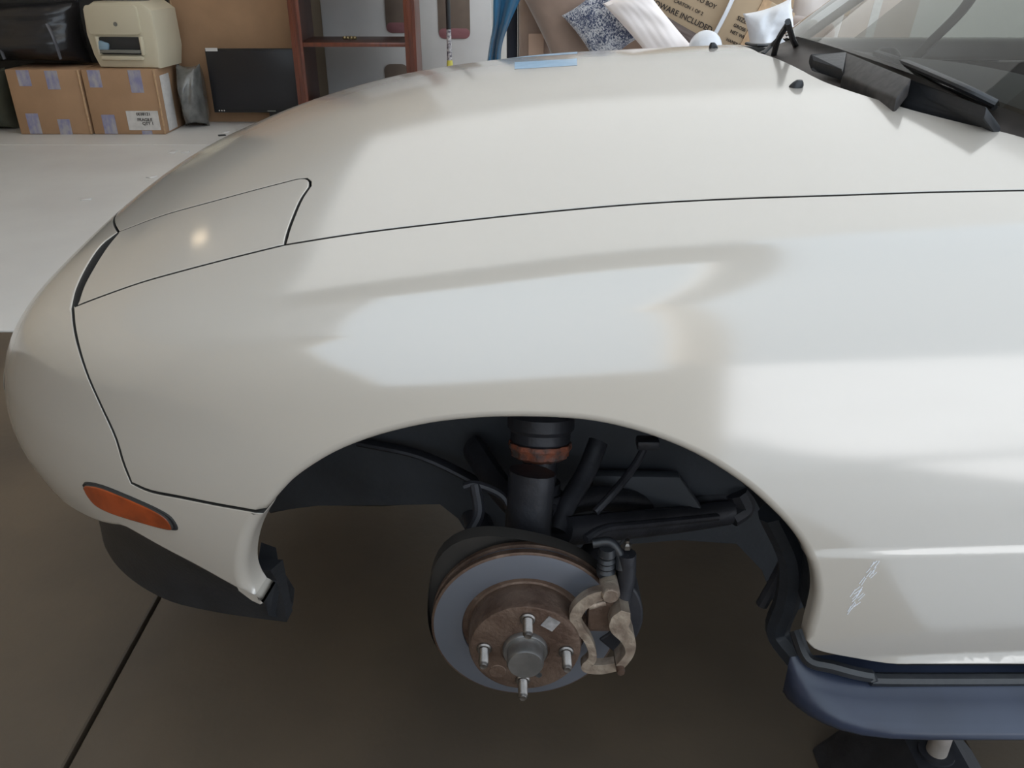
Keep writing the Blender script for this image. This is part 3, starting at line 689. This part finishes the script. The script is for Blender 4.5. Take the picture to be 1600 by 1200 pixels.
# ---- cowl, windscreen, cabin
def cz(y_): return .985-.17*y_*y_
def base_x(y_): return .475+.42*abs(y_)**2
def windscreen():
    n = 24; vs, fs = [], []
    for k, dy in ((0, 0), (1, .006)):
        for j in range(9):
            t = j/8
            for i in range(n+1):
                s = 2*i/n-1; yb = s*.62; yt = s*.52
                pb = np.array([base_x(yb)+.012, yb, cz(yb)]); pt = np.array([.99+.20*s*s*.9, yt, 1.265-.02*s*s])
                p = pb*(1-t)+pt*t+np.array([-.02, 0, .02])*math.sin(PI*t); vs.append(p+np.array([dy, 0, -dy]))
    m_ = 9*(n+1)
    for k in range(2):
        for j in range(8):
            for i in range(n):
                q = [k*m_+j*(n+1)+i, k*m_+j*(n+1)+i+1, k*m_+(j+1)*(n+1)+i+1, k*m_+(j+1)*(n+1)+i]; fs.append(q[::-1] if k == 0 else q)
    return vs[:m_], fs[:8*n]
WV, WF = windscreen(); obj('windshield', (WV, WF), GLASS, car, auto=80)
for s, e in ((-1, 0), (1, 24)):
    pts = [WV[j*25+e]+np.array([.004, s*.012, 0]) for j in range(9)]
    o = obj('windshield_pillar', tube(pts, .012, 12, smooth=3), GREYTR, car)
    obj('pillar_seal', tube([p+np.array([-.012, -s*.012, .012]) for p in pts], .005, 8, smooth=3), BLKPL, o)
sg = bpy.data.meshes.new('side_window'); sg.from_pydata([(.80, .655, .93), (1.6, .655, .93), (1.6, .56, 1.28), (1.13, .55, 1.25)], [], [[0, 1, 2, 3]]); sg.materials.append(GLASS); so_ = bpy.data.objects.new('side_window', sg); C.objects.link(so_); so_.parent = car; so_.location = (0, 0, 0)
obj('windshield_header', tube([WV[8*25+i] for i in range(25)], .022, 12, smooth=2), GREYTR, car)
def cowl():
    vs, fs = [], []; n = 40
    for i in range(n+1):
        y_ = -.66+1.32*i/n; hr = np.interp(abs(y_), [0, .12, .266, .415, .514, .62, .70], [.413, .421, .453, .515, .576, .64, .69])
        vs += [(hr-.03, y_, cz(y_)-.062), (hr+.0, y_, cz(y_)-.045), (hr+.02, y_, cz(y_)-.032), (max(base_x(y_), hr+.05)+.0, y_, cz(y_)-.020), (base_x(y_)+.04, y_, cz(y_)-.004)]
    for i in range(n):
        for k in range(4): fs.append([i*5+k, (i+1)*5+k, (i+1)*5+k+1, i*5+k+1])
    return vs, fs
COWL = mat('brown_grey_cowl', (.075, .06, .052), .6, noise=.3, nscale=20)
obj('cowl_panel', cowl(), COWL, car, auto=80)
def dash():
    vs, fs = [], []; n = 30
    for i in range(n+1):
        y_ = -.6+1.2*i/n; bx = base_x(y_)+.05
        vs += [(bx, y_, cz(y_)-.012), (bx+.12, y_*.99, .945-.09*y_*y_), (.86, y_*.98, .93-.09*y_*y_), (.90, y_*.98, .89-.05*y_*y_), (.91, y_*.97, .70)]
    for i in range(n):
        for k in range(4): fs.append([i*5+k, (i+1)*5+k, (i+1)*5+k+1, i*5+k+1])
    return vs, fs
obj('dashboard', dash(), DASH, car, auto=60)
b = tube([Vector((.98+.05*math.sin(a), -.33+.18*math.cos(a), .92+.17*math.sin(a))) for a in np.linspace(0, 2*PI, 25)], .013, 10, smooth=2)
sw = obj('steering_wheel', b, BLKPL, car); obj('wheel_hub', tube([Vector((.86, -.33, .86)), Vector((.98, -.33, .92))], .05, 16, smooth=0), BLKPL, sw)
for s in (-1, 1):
    b = box(.14, .46, .55, (0, 0, 0), .05, 4, rot=(0, .28, 0)); st_ = obj('seat', mv(b, (1.42, s*.35, .84)), SEAT, car)
    obj('headrest', box(.10, .26, .17, (1.50, s*.35, 1.17), .04, 4), SEAT, st_)
obj('rear_deck', box(.8, 1.45, .05, (1.95, 0, .90), .02), PAINT, car)
o = obj('door_card', box(.6, .04, .4, (1.0, -.70, .68), .01), SEAT, car); obj('door_card', box(.6, .04, .4, (1.0, .70, .68), .01), SEAT, car)
ROOFM = mat('brown_roof_lining', (.11, .085, .065), .85, noise=.2, nscale=6)
def roof():
    vs, fs = [], []; n = 16; st = [(1.13, 1.275), (1.35, 1.33), (1.65, 1.34), (1.95, 1.28), (2.2, 1.10), (2.35, .93)]
    for (x_, z_) in st:
        for i in range(n+1):
            s_ = 2*i/n-1; vs.append((x_+.06*s_*s_, s_*.56, z_-.06*s_*s_-.04*s_**6))
    for k in range(len(st)-1):
        for i in range(n): fs.append([k*(n+1)+i, k*(n+1)+i+1, (k+1)*(n+1)+i+1, (k+1)*(n+1)+i])
    return vs, fs
ro = obj('soft_top', roof(), ROOFM, car, auto=80); md = ro.modifiers.new('thick', 'SOLIDIFY'); md.thickness = .02
obj('seat_belt', tube([at(1535, -30, y=.50), at(1500, 20, y=.50), at(1440, 80, y=.50), at(1400, 130, y=.50)], .022, 10, squash=.3), mat('dark_webbing', (.06, .055, .05), .8), car)
obj('door_top_rail', box(.60, .05, .05, (1.0, .66, .91), .015, 3), GREYTR, car); obj('door_top_rail', box(.60, .05, .05, (1.0, -.66, .91), .015, 3), GREYTR, car)
obj('sun_visor', box(.16, .36, .02, (1.12, .28, 1.22), .006, rot=None), ROOFM, car)
# wiper arm and loose plastic cover
def P(u, v, z): return at(u, v, z=z)
b = tube([P(1370, 84, .98), P(1420, 101, .978), P(1500, 135, .968), P(1556, 162, .952)], .0065, 10, squash=.8)
wip = obj('wiper_arm', b, BLKPL, car); obj('wiper_blade', tube([P(1376, 90, .970), P(1440, 116, .966), P(1554, 168, .946)], .004, 8), BLKPL, wip)
obj('wiper_pivot', mv(lathe([(0, 0), (.018, 0), (.020, .006), (.015, .012), (.009, .016), (0, .017)], 20), P(1385, 92, .972)), BLKPL, wip)
def quadbox(name, pts, th, m_, parent, label=None):
    q = [P(*p) for p in pts]; vs = [tuple(p) for p in q+[p-Vector((0, 0, th)) for p in q]]
    b = bmesh.new(); V_ = [b.verts.new(p) for p in vs]
    for f in [[0, 1, 2, 3], [4, 7, 6, 5], [0, 4, 5, 1], [1, 5, 6, 2], [2, 6, 7, 3], [3, 7, 4, 0]]: b.faces.new([V_[k] for k in f])
    bmesh.ops.bevel(b, geom=list(b.edges), offset=.003, segments=2, affect='EDGES', profile=.5)
    return obj(name, b, m_, parent, label=label)
SCUFF = mat('scuffed_black_plastic', (.05, .044, .042), .55, noise=.45, nscale=90)
cv = quadbox('cowl_cover', [(1322, 80, .984), (1425, 122, .976), (1400, 154, .954), (1316, 118, .958)], .022, SCUFF, car, label='scuffed black plastic cover loose on the cowl')
quadbox('cover_tongue', [(1264, 83, .98), (1324, 80, .984), (1318, 111, .964), (1270, 97, .968)], .014, BLKPL, cv)
quadbox('cover_tail', [(1423, 122, .972), (1542, 166, .958), (1566, 198, .934), (1398, 154, .948)], .014, BLKPL, cv)
# far cowl end trims (bent black strips)
b = tube([P(1192, 84, .955), P(1215, 60, .98), P(1231, 33, 1.02)], .005, 8, smooth=2, squash=.5); tube([P(1231, 34, 1.02), P(1238, 60, .985), P(1248, 80, .955)], .005, 8, bm=b, smooth=2)
tube([P(1208, 90, .95), P(1216, 62, .985), P(1232, 36, 1.015)], .005, 8, bm=b)
obj('loose_trim_strip', b, BLKPL, car)
obj('hood_corner_seal', tube([P(1168, 68, .955), P(1185, 71, .957), P(1205, 70, .955)], .006, 8, squash=.6), BLKPL, car)
# jack stand
js = empty('jack_stand', (.46, -.62, 0), 'pale steel jack stand under the side skirt behind the wheel arch', 'jack stand')
js.location = (at(1468, 1160, y=-.70).x, -.70, 0)
obj('post', lathe([(.014, .09), (.014, .295), (0, .295)], 20), CASTER, js, smooth=True)
obj('saddle', box(.05, .07, .02, (0, .02, .300), .005), DARKMET, js)
obj('base', mv(prism([(-.125, 0), (.125, 0), (.035, .112), (-.035, .112)], .20, .006), (0, 0, .002)), DARKMET, js, auto=30)
obj('base_collar', lathe([(0, .10), (.026, .10), (.024, .118), (.014, .118)], 20), DARKMET, js)

#==BACKGROUND==
# ------------------------------------------------------------------ stored things behind the car
def flat_box(u0, u1, vb, vt, y, d, name, label, cat, m_, bev=.006, group=None, asparent=True):
    """upright box standing so that its front face spans pixels u0..u1 at bottom row vb, top row vt, at distance y"""
    a, b2 = at(u0, vb, y=y), at(u1, vb, y=y); t = at((u0+u1)/2, vt, y=y); w_ = b2.x-a.x; h_ = t.z-a.z
    o = empty(name, ((a.x+b2.x)/2, y, a.z), label, cat, group=group)
    if asparent: obj('body', box(w_, d, h_, (0, d/2, h_/2), bev), m_, o)
    return o, w_, h_
YB = at(80, 210, z=0).y
def carton(u0, u1, label, tapes, lab=None):
    o, w_, h_ = flat_box(u0, u1, 210.5, 109, YB, .40, 'cardboard_box', label, 'box', CARD, .008, 'taped cardboard boxes on the floor')
    o.location.z = 0
    for (fx, fz, wd, hh) in tapes:
        obj('tape', box(wd*w_, .003, hh*h_, ((fx-.5)*w_, -.0012, fz*h_)), TAPE, o, smooth=False)
    if lab: obj('shipping_label', box(lab[2]*w_, .003, lab[3]*h_, ((lab[0]-.5)*w_, -.002, lab[1]*h_)), PAPER, o, smooth=False)
    obj('corner_flap', box(.012, .006, h_*.98, (w_/2-.006, -.003, h_/2), .002), CARD2, o)
    return o, w_, h_
carton(33, 145, 'left taped cardboard box on the floor under the black bagged thing', [(.24, .87, .17, .24), (.62, .84, .17, .28), (.22, .17, .17, .32), (.64, .12, .17, .24)])
bx2, w2, h2 = carton(148, 260, 'right taped cardboard box on the floor under the beige printer', [(.17, .86, .17, .26), (.72, .82, .17, .34), (.24, .16, .18, .30), (.74, .03, .14, .06)], (.72, .22, .44, .30))
for tt, tx, tz in (('0038121', .07, .285), ('FRAGILE', .07, .20), ('QTY 1', .10, .145)): put_text(tt, .028, INK, bx2, (tx, -.005, h2*tz/.285*.30), name='printed_text')
obj('side_paper', box(.004, .16, h2*.86, (w2/2+.003, .14, h2*.46), .001), PAPER, bx2)
wr = empty('plastic_wrap_bundle', (bx2.location.x+w2/2+.11, YB+.33, 0), 'grey bundle in plastic wrap beside the right taped box', 'bundle')
o = obj('bundle', pillow(.17, h2*1.0, .30, 5, 20, .012), CLEARW, wr, loc=(0, 0, h2*.5))
# printer
zt = h2
pr = empty('printer', (at(192, 104, y=YB+.02).x, YB+.06, zt), 'old beige laser printer on the right taped box', 'printer', (0, 0, -.10))
pw = (at(240, 104, y=YB).x-at(135, 104, y=YB).x); ph_ = .42
def printer_body():
    # side profile in (y,z), extruded along x, with cut-out front
    o_ = rrect(pw, ph_, .05, 5); b = prism(o_, .40, .02); return b
obj('body', mv(prism([(-pw/2+.02, 0), (pw/2-.01, 0), (pw/2+.015, .12), (pw/2+.01, ph_*.86), (pw/2-.06, ph_*.98), (-pw/2+.06, ph_*.98), (-pw/2-.02, ph_*.88), (-pw/2-.03, ph_*.5), (-pw/2-.01, .08)], .36, .025), (.02, .18, 0)), BEIGE, pr)
obj('front_door', mv(prism(rrect(pw*.80, ph_*.42, .02), .02, .005), (-.02, -.008, ph_*.72)), BEIGE, pr)
obj('tray_recess_shade', mv(prism(rrect(pw*.66, ph_*.26, .02), .012, .002), (-.0, -.002, ph_*.34)), INNER, pr, label='dark plate for the shade in the paper tray opening')  # solid plate; shade inside the tray opening put into its colour
for sx in (-1, 1): obj('tray_cheek', box(.02, .03, ph_*.28, (sx*pw*.34, -.012, ph_*.34), .006), BEIGE, pr)
obj('tray_shelf', box(pw*.62, .04, .02, (0, -.016, ph_*.26), .004), GREYTR, pr)
obj('paper_guide', box(.07, .03, .06, (-pw*.26, -.012, ph_*.33), .01, rot=(0, .3, 0)), mat('pale_blue_plastic', (.25, .36, .45), .3), pr)
obj('lower_lip', box(pw*.66, .03, .03, (0, -.012, ph_*.16), .01), BEIGE, pr)
obj('badge', mv(lathe([(0, -.002), (.014, -.002), (.014, 0)], 14, 'y'), (.0, -.02, ph_*.66)), GREYTR, pr)
obj('button', box(.03, .006, .03, (-pw*.40, -.012, ph_*.82), .004), GREYTR, pr)
obj('top_paper_slot', box(pw*.55, .12, .02, (.03, .14, ph_), .004), GREYTR, pr)
# black bagged thing
bb = empty('black_bag', (at(62, 106, y=YB+.1).x-.05, YB+.25, zt), 'glossy black plastic bag on the left taped box', 'bag')
obj('bag', pillow(.78, .40, .44, 11, 30, .03), BLKBAG, bb, loc=(-.04, 0, .215))
for k, (dx, m_) in enumerate(((-.18, GREYTR), (.20, GREYTR))): obj('highlight_strip', tube([(dx, -.21, .28), (dx+.03, -.225, .20), (dx+.04, -.21, .06)], .012, 8, squash=.3), mat('bag_highlight', (.08, .08, .09), .3), bb)  # glints on the bag put in as lighter strips
# grey-green cloth bundle left of the boxes
gb = empty('cloth_bundle', (at(0, 185, y=YB+.2).x-.08, YB+.25, 0), 'dull green cloth bundle at the left of the taped boxes', 'bundle')
obj('bundle', pillow(.36, .42, .36, 21, 20, .02), GREENG, gb, loc=(0, 0, .20))
dk = empty('storage_rack', (at(60, 40, y=5.25).x, 5.25, 0), 'dark storage rack behind the black bag and printer', 'rack')
obj('panel', box(2.3, .3, 2.0, (-.2, 0, 1.0), .02), WALLD, dk); obj('shelf', box(2.2, .12, .05, (-.2, -.21, 1.15), .01), WALLD, dk)  # panel and shelf in near-black
# leaning cardboard sheet
y0 = at(330, 190, z=0).y
cs = empty('cardboard_sheet', (at(375, 190, y=y0).x, y0, 0), 'big plain cardboard sheet leaning behind the black monitor', 'cardboard')
cw = at(490, 150, y=y0).x-at(298, 188, y=y0).x
cs.location.x = at(296, 190, y=y0).x+cw/2
obj('sheet', prism([(-cw/2+.03, 0), (cw/2, 0), (cw/2, 1.65), (-cw/2, 1.65), (-cw/2, .03)], .014, .002), CARD, cs, rot=(-.06, 0, 0), auto=30)
obj('corrugated_edge', box(.012, .016, 1.6, (-cw/2-.004, .0, .84), .003), CARD2, cs, rot=(-.06, 0, 0))
# monitor
ym = y0-.14
mo_, mw, mh = flat_box(335, 472, 176, 76, ym, .03, 'monitor', 'flat black monitor standing in front of the cardboard sheet', 'monitor', MONB, .006)
mo_.rotation_euler = (0, 0, 0)
obj('screen', box(mw-.03, .004, mh-.045, (0, -.001, mh/2+.008), .001), SCREEN, mo_)
obj('stand', box(.09, .03, .10, (.12, .03, -.03), .006), MONB, mo_); obj('base', box(.26, .18, .02, (.12, .03, -mo_.location.z+.01), .006), MONB, mo_)
obj('neck', box(.05, .03, mo_.location.z, (.12, .035, -mo_.location.z/2), .004), MONB, mo_)
obj('sticker', box(.085, .003, .022, (-mw/2+.05, -.003, mh-.006)), PAPER, mo_, smooth=False)
obj('badge', box(.06, .003, .008, (.10, -.003, .012)), GREYTR, mo_, smooth=False)
for k in range(3): obj('control_icon', box(.008, .003, .008, (-mw/2+.04+.018*k, -.003, .015)), PAPER, mo_, smooth=False)
# bookshelf
ys = at(560, 230, z=0).y-.2
def shelf():
    ys = 4.55
    a = at(445, 0, y=ys); b2 = at(652, 0, y=ys); w_ = b2.x-a.x; x0 = a.x+.06
    # true vertical positions: take the left edge at mid height
    xl = at(455, 60, y=ys).x; xr = at(650, 60, y=ys).x; w_ = xr-xl
    o = empty('bookcase', (xl+w_/2, ys, 0), 'red-brown wooden bookcase with open shelves, left of the white boards', 'bookcase')
    H_ = 1.75
    for s in (-1, 1):
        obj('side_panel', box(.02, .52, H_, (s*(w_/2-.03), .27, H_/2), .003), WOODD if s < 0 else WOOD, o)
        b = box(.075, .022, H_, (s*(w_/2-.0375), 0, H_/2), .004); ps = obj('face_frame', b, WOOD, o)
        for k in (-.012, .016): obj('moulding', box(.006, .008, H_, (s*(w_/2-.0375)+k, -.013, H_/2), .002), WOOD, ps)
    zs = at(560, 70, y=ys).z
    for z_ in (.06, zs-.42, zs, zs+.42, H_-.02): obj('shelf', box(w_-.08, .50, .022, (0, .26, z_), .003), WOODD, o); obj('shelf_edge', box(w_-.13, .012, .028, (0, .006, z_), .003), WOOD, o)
    return o, zs, xl, w_
bk, zs, xl, wS = shelf()
t_ = at(547, 62, z=zs+.012)
tr = empty('trinket', (t_.x, min(t_.y, 4.78), zs+.012), 'small gold-coloured trinket on the bookcase shelf', 'ornament')
for k in range(4): obj('bead', mv(lathe([(0, 0), (.012, .004), (.016, .012), (.012, .022), (0, .026)], 12), (-.036+.024*k, .004*(-1)**k, 0)), GOLD, tr)
# white panels with taupe rounded insets
def wpanel(u0, u1, y_, label, insets, zb=.0, top=1.7):
    xa, xb = at(u0, 60, y=y_).x, at(u1, 60, y=y_).x; w_ = xb-xa
    o = empty('display_board', ((xa+xb)/2, y_, zb), label, 'board')
    obj('board', box(w_, .03, top, (0, .015, top/2), .01), WHITEP, o)
    for (ua, ub, va, vb) in insets:
        A, B_ = at(ua, va, y=y_), at(ub, vb, y=y_)
        obj('inset', mv(prism(rrect(B_.x-A.x, A.z-B_.z, .05), .008, .001), ((A.x+B_.x)/2-(xa+xb)/2, -.002, (A.z+B_.z)/2-zb)), TAUPE, o)
        obj('mauve_base', mv(prism(rrect((B_.x-A.x)*.98, .07, .034), .010, .001), ((A.x+B_.x)/2-(xa+xb)/2, -.003, B_.z-zb+.04)), MAUVE, o)
    return o
wpanel(505, 648, 5.35, 'white board with rounded taupe insets behind the bookcase', [(597, 640, -60, 52), (600, 642, 100, 190)])
wp = wpanel(650, 768, 5.35, 'white board with one rounded taupe inset right of the bookcase', [(680, 735, -90, 61)])
po = empty('pole', (at(702, 60, y=4.75).x, 4.72, 0), 'slim pole with black top and white patterned end before white board', 'pole')
zc1 = at(702, 46, y=4.72).z; zc2 = at(702, 94, y=4.72).z
obj('shaft', mv(lathe([(.0, zc1), (.016, zc1), (.016, 1.7), (0, 1.7)], 14)), BLKPL, po)
obj('sleeve', mv(lathe([(.0, zc2), (.018, zc2), (.016, zc1), (0, zc1)], 14)), mat('patterned_sleeve', (.62, .6, .6), .4, col2=(.08, .07, .10), nscale=60), po)
obj('tip', mv(lathe([(.0, 0), (.02, 0), (.022, zc2-.02), (.018, zc2), (0, zc2)], 14)), YELLOW, po)
# blue cloth
def cloth():
    y_ = 2.42; L_ = [at(790, -160, y=y_), at(776, -60, y=y_), at(771, 0, y=y_), at(770, 40, y=y_), at(764, 75, y=y_), at(760, 120, y=y_), at(757, 260, y=y_)]
    Rr = [at(900, -160, y=y_), at(840, -60, y=y_), at(813, 0, y=y_), at(795, 40, y=y_), at(784, 75, y=y_), at(782, 120, y=y_), at(781, 260, y=y_)]
    L_ = catmull([tuple(p) for p in L_], 5); Rr = catmull([tuple(p) for p in Rr], 5); vs, fs = [], []; K = 15
    for a, b_ in zip(L_, Rr):
        for k in range(K):
            t = k/(K-1); p = a*(1-t)+b_*t; vs.append(p+np.array([0, .025*math.sin(t*11+p[2]*4), 0]))
    n = len(L_); m0 = len(vs); vs += [v+np.array([0, .012, 0]) for v in vs]
    for i in range(n-1):
        for k in range(K-1):
            q = [i*K+k, (i+1)*K+k, (i+1)*K+k+1, i*K+k+1]; fs += [q, [m0+a for a in q[::-1]]]
        for k in (0, K-1): fs.append([i*K+k, (i+1)*K+k, m0+(i+1)*K+k, m0+i*K+k])
    return vs, fs
tag(obj('blue_cloth', cloth(), BLUE, auto=80), 'bright blue cloth hanging at the left end of the brown sofa', 'cloth')
# sofa behind the hood
ysf = 2.62
xs0 = at(812, 40, y=ysf).x; xs1 = at(1180, 40, y=ysf).x; ws = xs1-xs0
sf = empty('sofa', ((xs0+xs1)/2, ysf, 0), 'brown velvet sofa behind the hood', 'sofa'); zt_ = at(850, 70, y=ysf).z
obj('arm', box(.15, .80, zt_+.24, (-ws/2+.07, .37, (zt_+.24)/2), .05, 4), SOFA, sf)
obj('arm', box(.15, .80, zt_+.1, (ws/2+.30, .37, (zt_+.1)/2), .05, 4), SOFA, sf)
obj('seat', box(ws+.16, .78, .52, (.13, .22, .26), .05, 3), SOFA, sf); obj('seat_back', box(ws+.16, .20, 1.05, (.13, .70, .525), .07, 4), SOFA, sf)
obj('navy_strip', box(.05, .60, zt_+.3, (-ws/2-.035, .34, (zt_+.3)/2), .02), NAVY, sf)  # narrow dark navy strip along the sofa's left arm
obj('tan_patch', box(.07, .012, .14, (-ws/2+.075, -.035, zt_-.02), .004), mat('tan_liner', (.50, .34, .25), .8), sf)
def soft(name, label, cat, u, v, y_, w_, h_, d_, m_, roll=0, yaw=0, tilt=0, seed=0, wr=.012, group=None):
    p = at(u, v, y=y_); o = empty(name, p, label, cat, (tilt, roll, yaw), group)
    q = obj('cover', pillow(w_, h_, d_, seed, 30, wr), m_, o); return o, q
s1, _ = soft('sofa_cushion', 'brown velvet cushion leaning right of the tan-patched sofa arm', 'cushion', 878, 20, 2.50, .26, .52, .13, SOFA, roll=-.50, seed=3, wr=.010)
obj('piping', tube([(.105, -.04, .22), (.125, -.045, .10), (.128, -.05, -.03), (.122, -.045, -.16), (.11, -.03, -.24)], .006, 8), SOFA, s1)
soft('throw_pillow', 'navy and white leaf-print throw pillow with corner pointing at brown cushion', 'pillow', 945, 38, 2.37, .25, .28, .10, PATT, roll=-.66, seed=4, wr=.005, group='leaf-print throw pillows')
soft('throw_pillow', 'navy leaf-print throw pillow above the other, at the picture top', 'pillow', 926, -36, 2.66, .22, .20, .09, PATT, roll=-.5, seed=5, wr=.005, group='leaf-print throw pillows')
soft('pillow', 'large cream pillow sloping down to the right behind the hood', 'pillow', 1022, 50, 2.24, .46, .165, .13, CUSH, roll=.80, seed=6, wr=.008)
soft('dark_blanket', 'dark brown folded blanket behind the large cream pillow', 'blanket', 1048, 50, 2.46, .34, .10, .08, mat('dark_brown_cloth', (.10, .07, .06), .8, noise=.5, nscale=7), roll=.48, seed=8)
q_ = soft('white_pouch', 'rounded white pouch under the printed carton, near the far washer nozzle', 'pouch', 1102, 75, 2.14, .13, .12, .10, BAG, seed=9, wr=.004)
bb_ = lathe([(0, -.05)]+[(.068*math.cos(a), .05*math.sin(a)) for a in np.linspace(-1.4, 1.4, 14)]+[(0, .05)], 28, 'y'); bb_.to_mesh(q_[1].data); q_[1].data.polygons.foreach_set('use_smooth', [True]*len(q_[1].data.polygons)); bb_.free()
soft('plastic_bag', 'crumpled white plastic bag right of the printed carton', 'bag', 1205, 52, 2.30, .20, .22, .12, BAG, roll=-.3, seed=10, wr=.010)
soft('crumpled_paper', 'pale crumpled paper at the lower left of the windshield pillar', 'paper', 1272, 45, 3.05, .28, .38, .10, mat('pale_pink_paper', (.62, .56, .52), .7, noise=.1, nscale=8), roll=.1, seed=12)
# printed carton, tilted
pc = at(1100, 6, y=2.58)
ct = empty('printed_carton', pc, 'long tilted carton printed with hardware text above cream pillow', 'carton', (.0, .40, 0))
cwid, chei = .80, .25
obj('body', box(cwid, .16, chei, (0, .08, 0), .006), CARDP, ct)
def tline(s, size, x_, z_, sp=1): return put_text(s, size, INK, ct, (x_, -.0025, z_))
tline('HARDWARE INCLUDED', .033, -.27, -.092); tline('CARTON 1 OF 2', .020, -.13, -.045); tline('TO BOY', .026, -.04, .0)
tline('SIZE 12 X 84', .026, .165, .0); tline('GROSS WEIGHT', .020, .165, -.03); tline('NET WEIGHT', .020, .165, -.058)
tline('HANDLE WITH CARE', .018, .165, -.095)
obj('strap', tube([(.10, -.012, .16), (.105, -.02, 0), (.10, -.015, -.17)], .013, 8, squash=.3), BAG, ct, label='shiny clear plastic strap')
obj('tape', box(.04, .004, chei, (.255, -.003, 0), 0), CARD2, ct, smooth=False)
ct2 = empty('plain_carton', at(1250, -20, y=3.5), 'plain pale carton at the picture top behind the printed carton', 'carton', (0, .12, 0))
obj('body', box(.62, .3, .22, (0, .15, 0), .008), CARDP, ct2); obj('tape', box(.05, .003, .22, (-.05, -.001, 0)), CARD2, ct2, smooth=False)
ct3 = empty('tall_carton', at(1345, 30, y=3.95), 'tall pale pink carton behind the windshield pillar', 'carton', (0, .1, 0)); ct3.location.z = 0
obj('body', box(.5, .4, 1.6, (0, .2, .80), .01), mat('pink_carton', (.55, .45, .38), .8, noise=.1), ct3); obj('tape', box(.05, .003, 1.5, (0, -.001, .8)), PAPER, ct3, smooth=False)
# floor scraps
SCR = [(352, 207, 'white', PAPER), (347, 212, 'dark', INNER), (374, 204, 'white', PAPER), (290, 238, 'white', PAPER), (270, 238, 'white', PAPER), (237, 277, 'white', PAPER), (135, 312, 'white', PAPER)]
LB = ['crumpled blue-white scrap on the floor below the monitor', 'dark scrap on the floor just left of the blue-white scrap', 'white scrap on floor where the hood edge starts, below the monitor', 'small white paper scrap on open floor, right of the other one',
      'long white paper scrap on open floor below the plastic wrap bundle', 'tiny white paper scrap nearest the hood on open floor', 'white fleck on the floor nearest the front bumper']
for (u, v, _, m_), lb in zip(SCR, LB):
    p = at(u, v, z=0); tag(obj('paper_scrap', box(.05 if 'long' not in lb else .09, .035, .006, (0, 0, .003), .0015, rot=(0, 0, random.uniform(0, 3))), m_, loc=p), lb, 'litter', 'scraps on the floor')
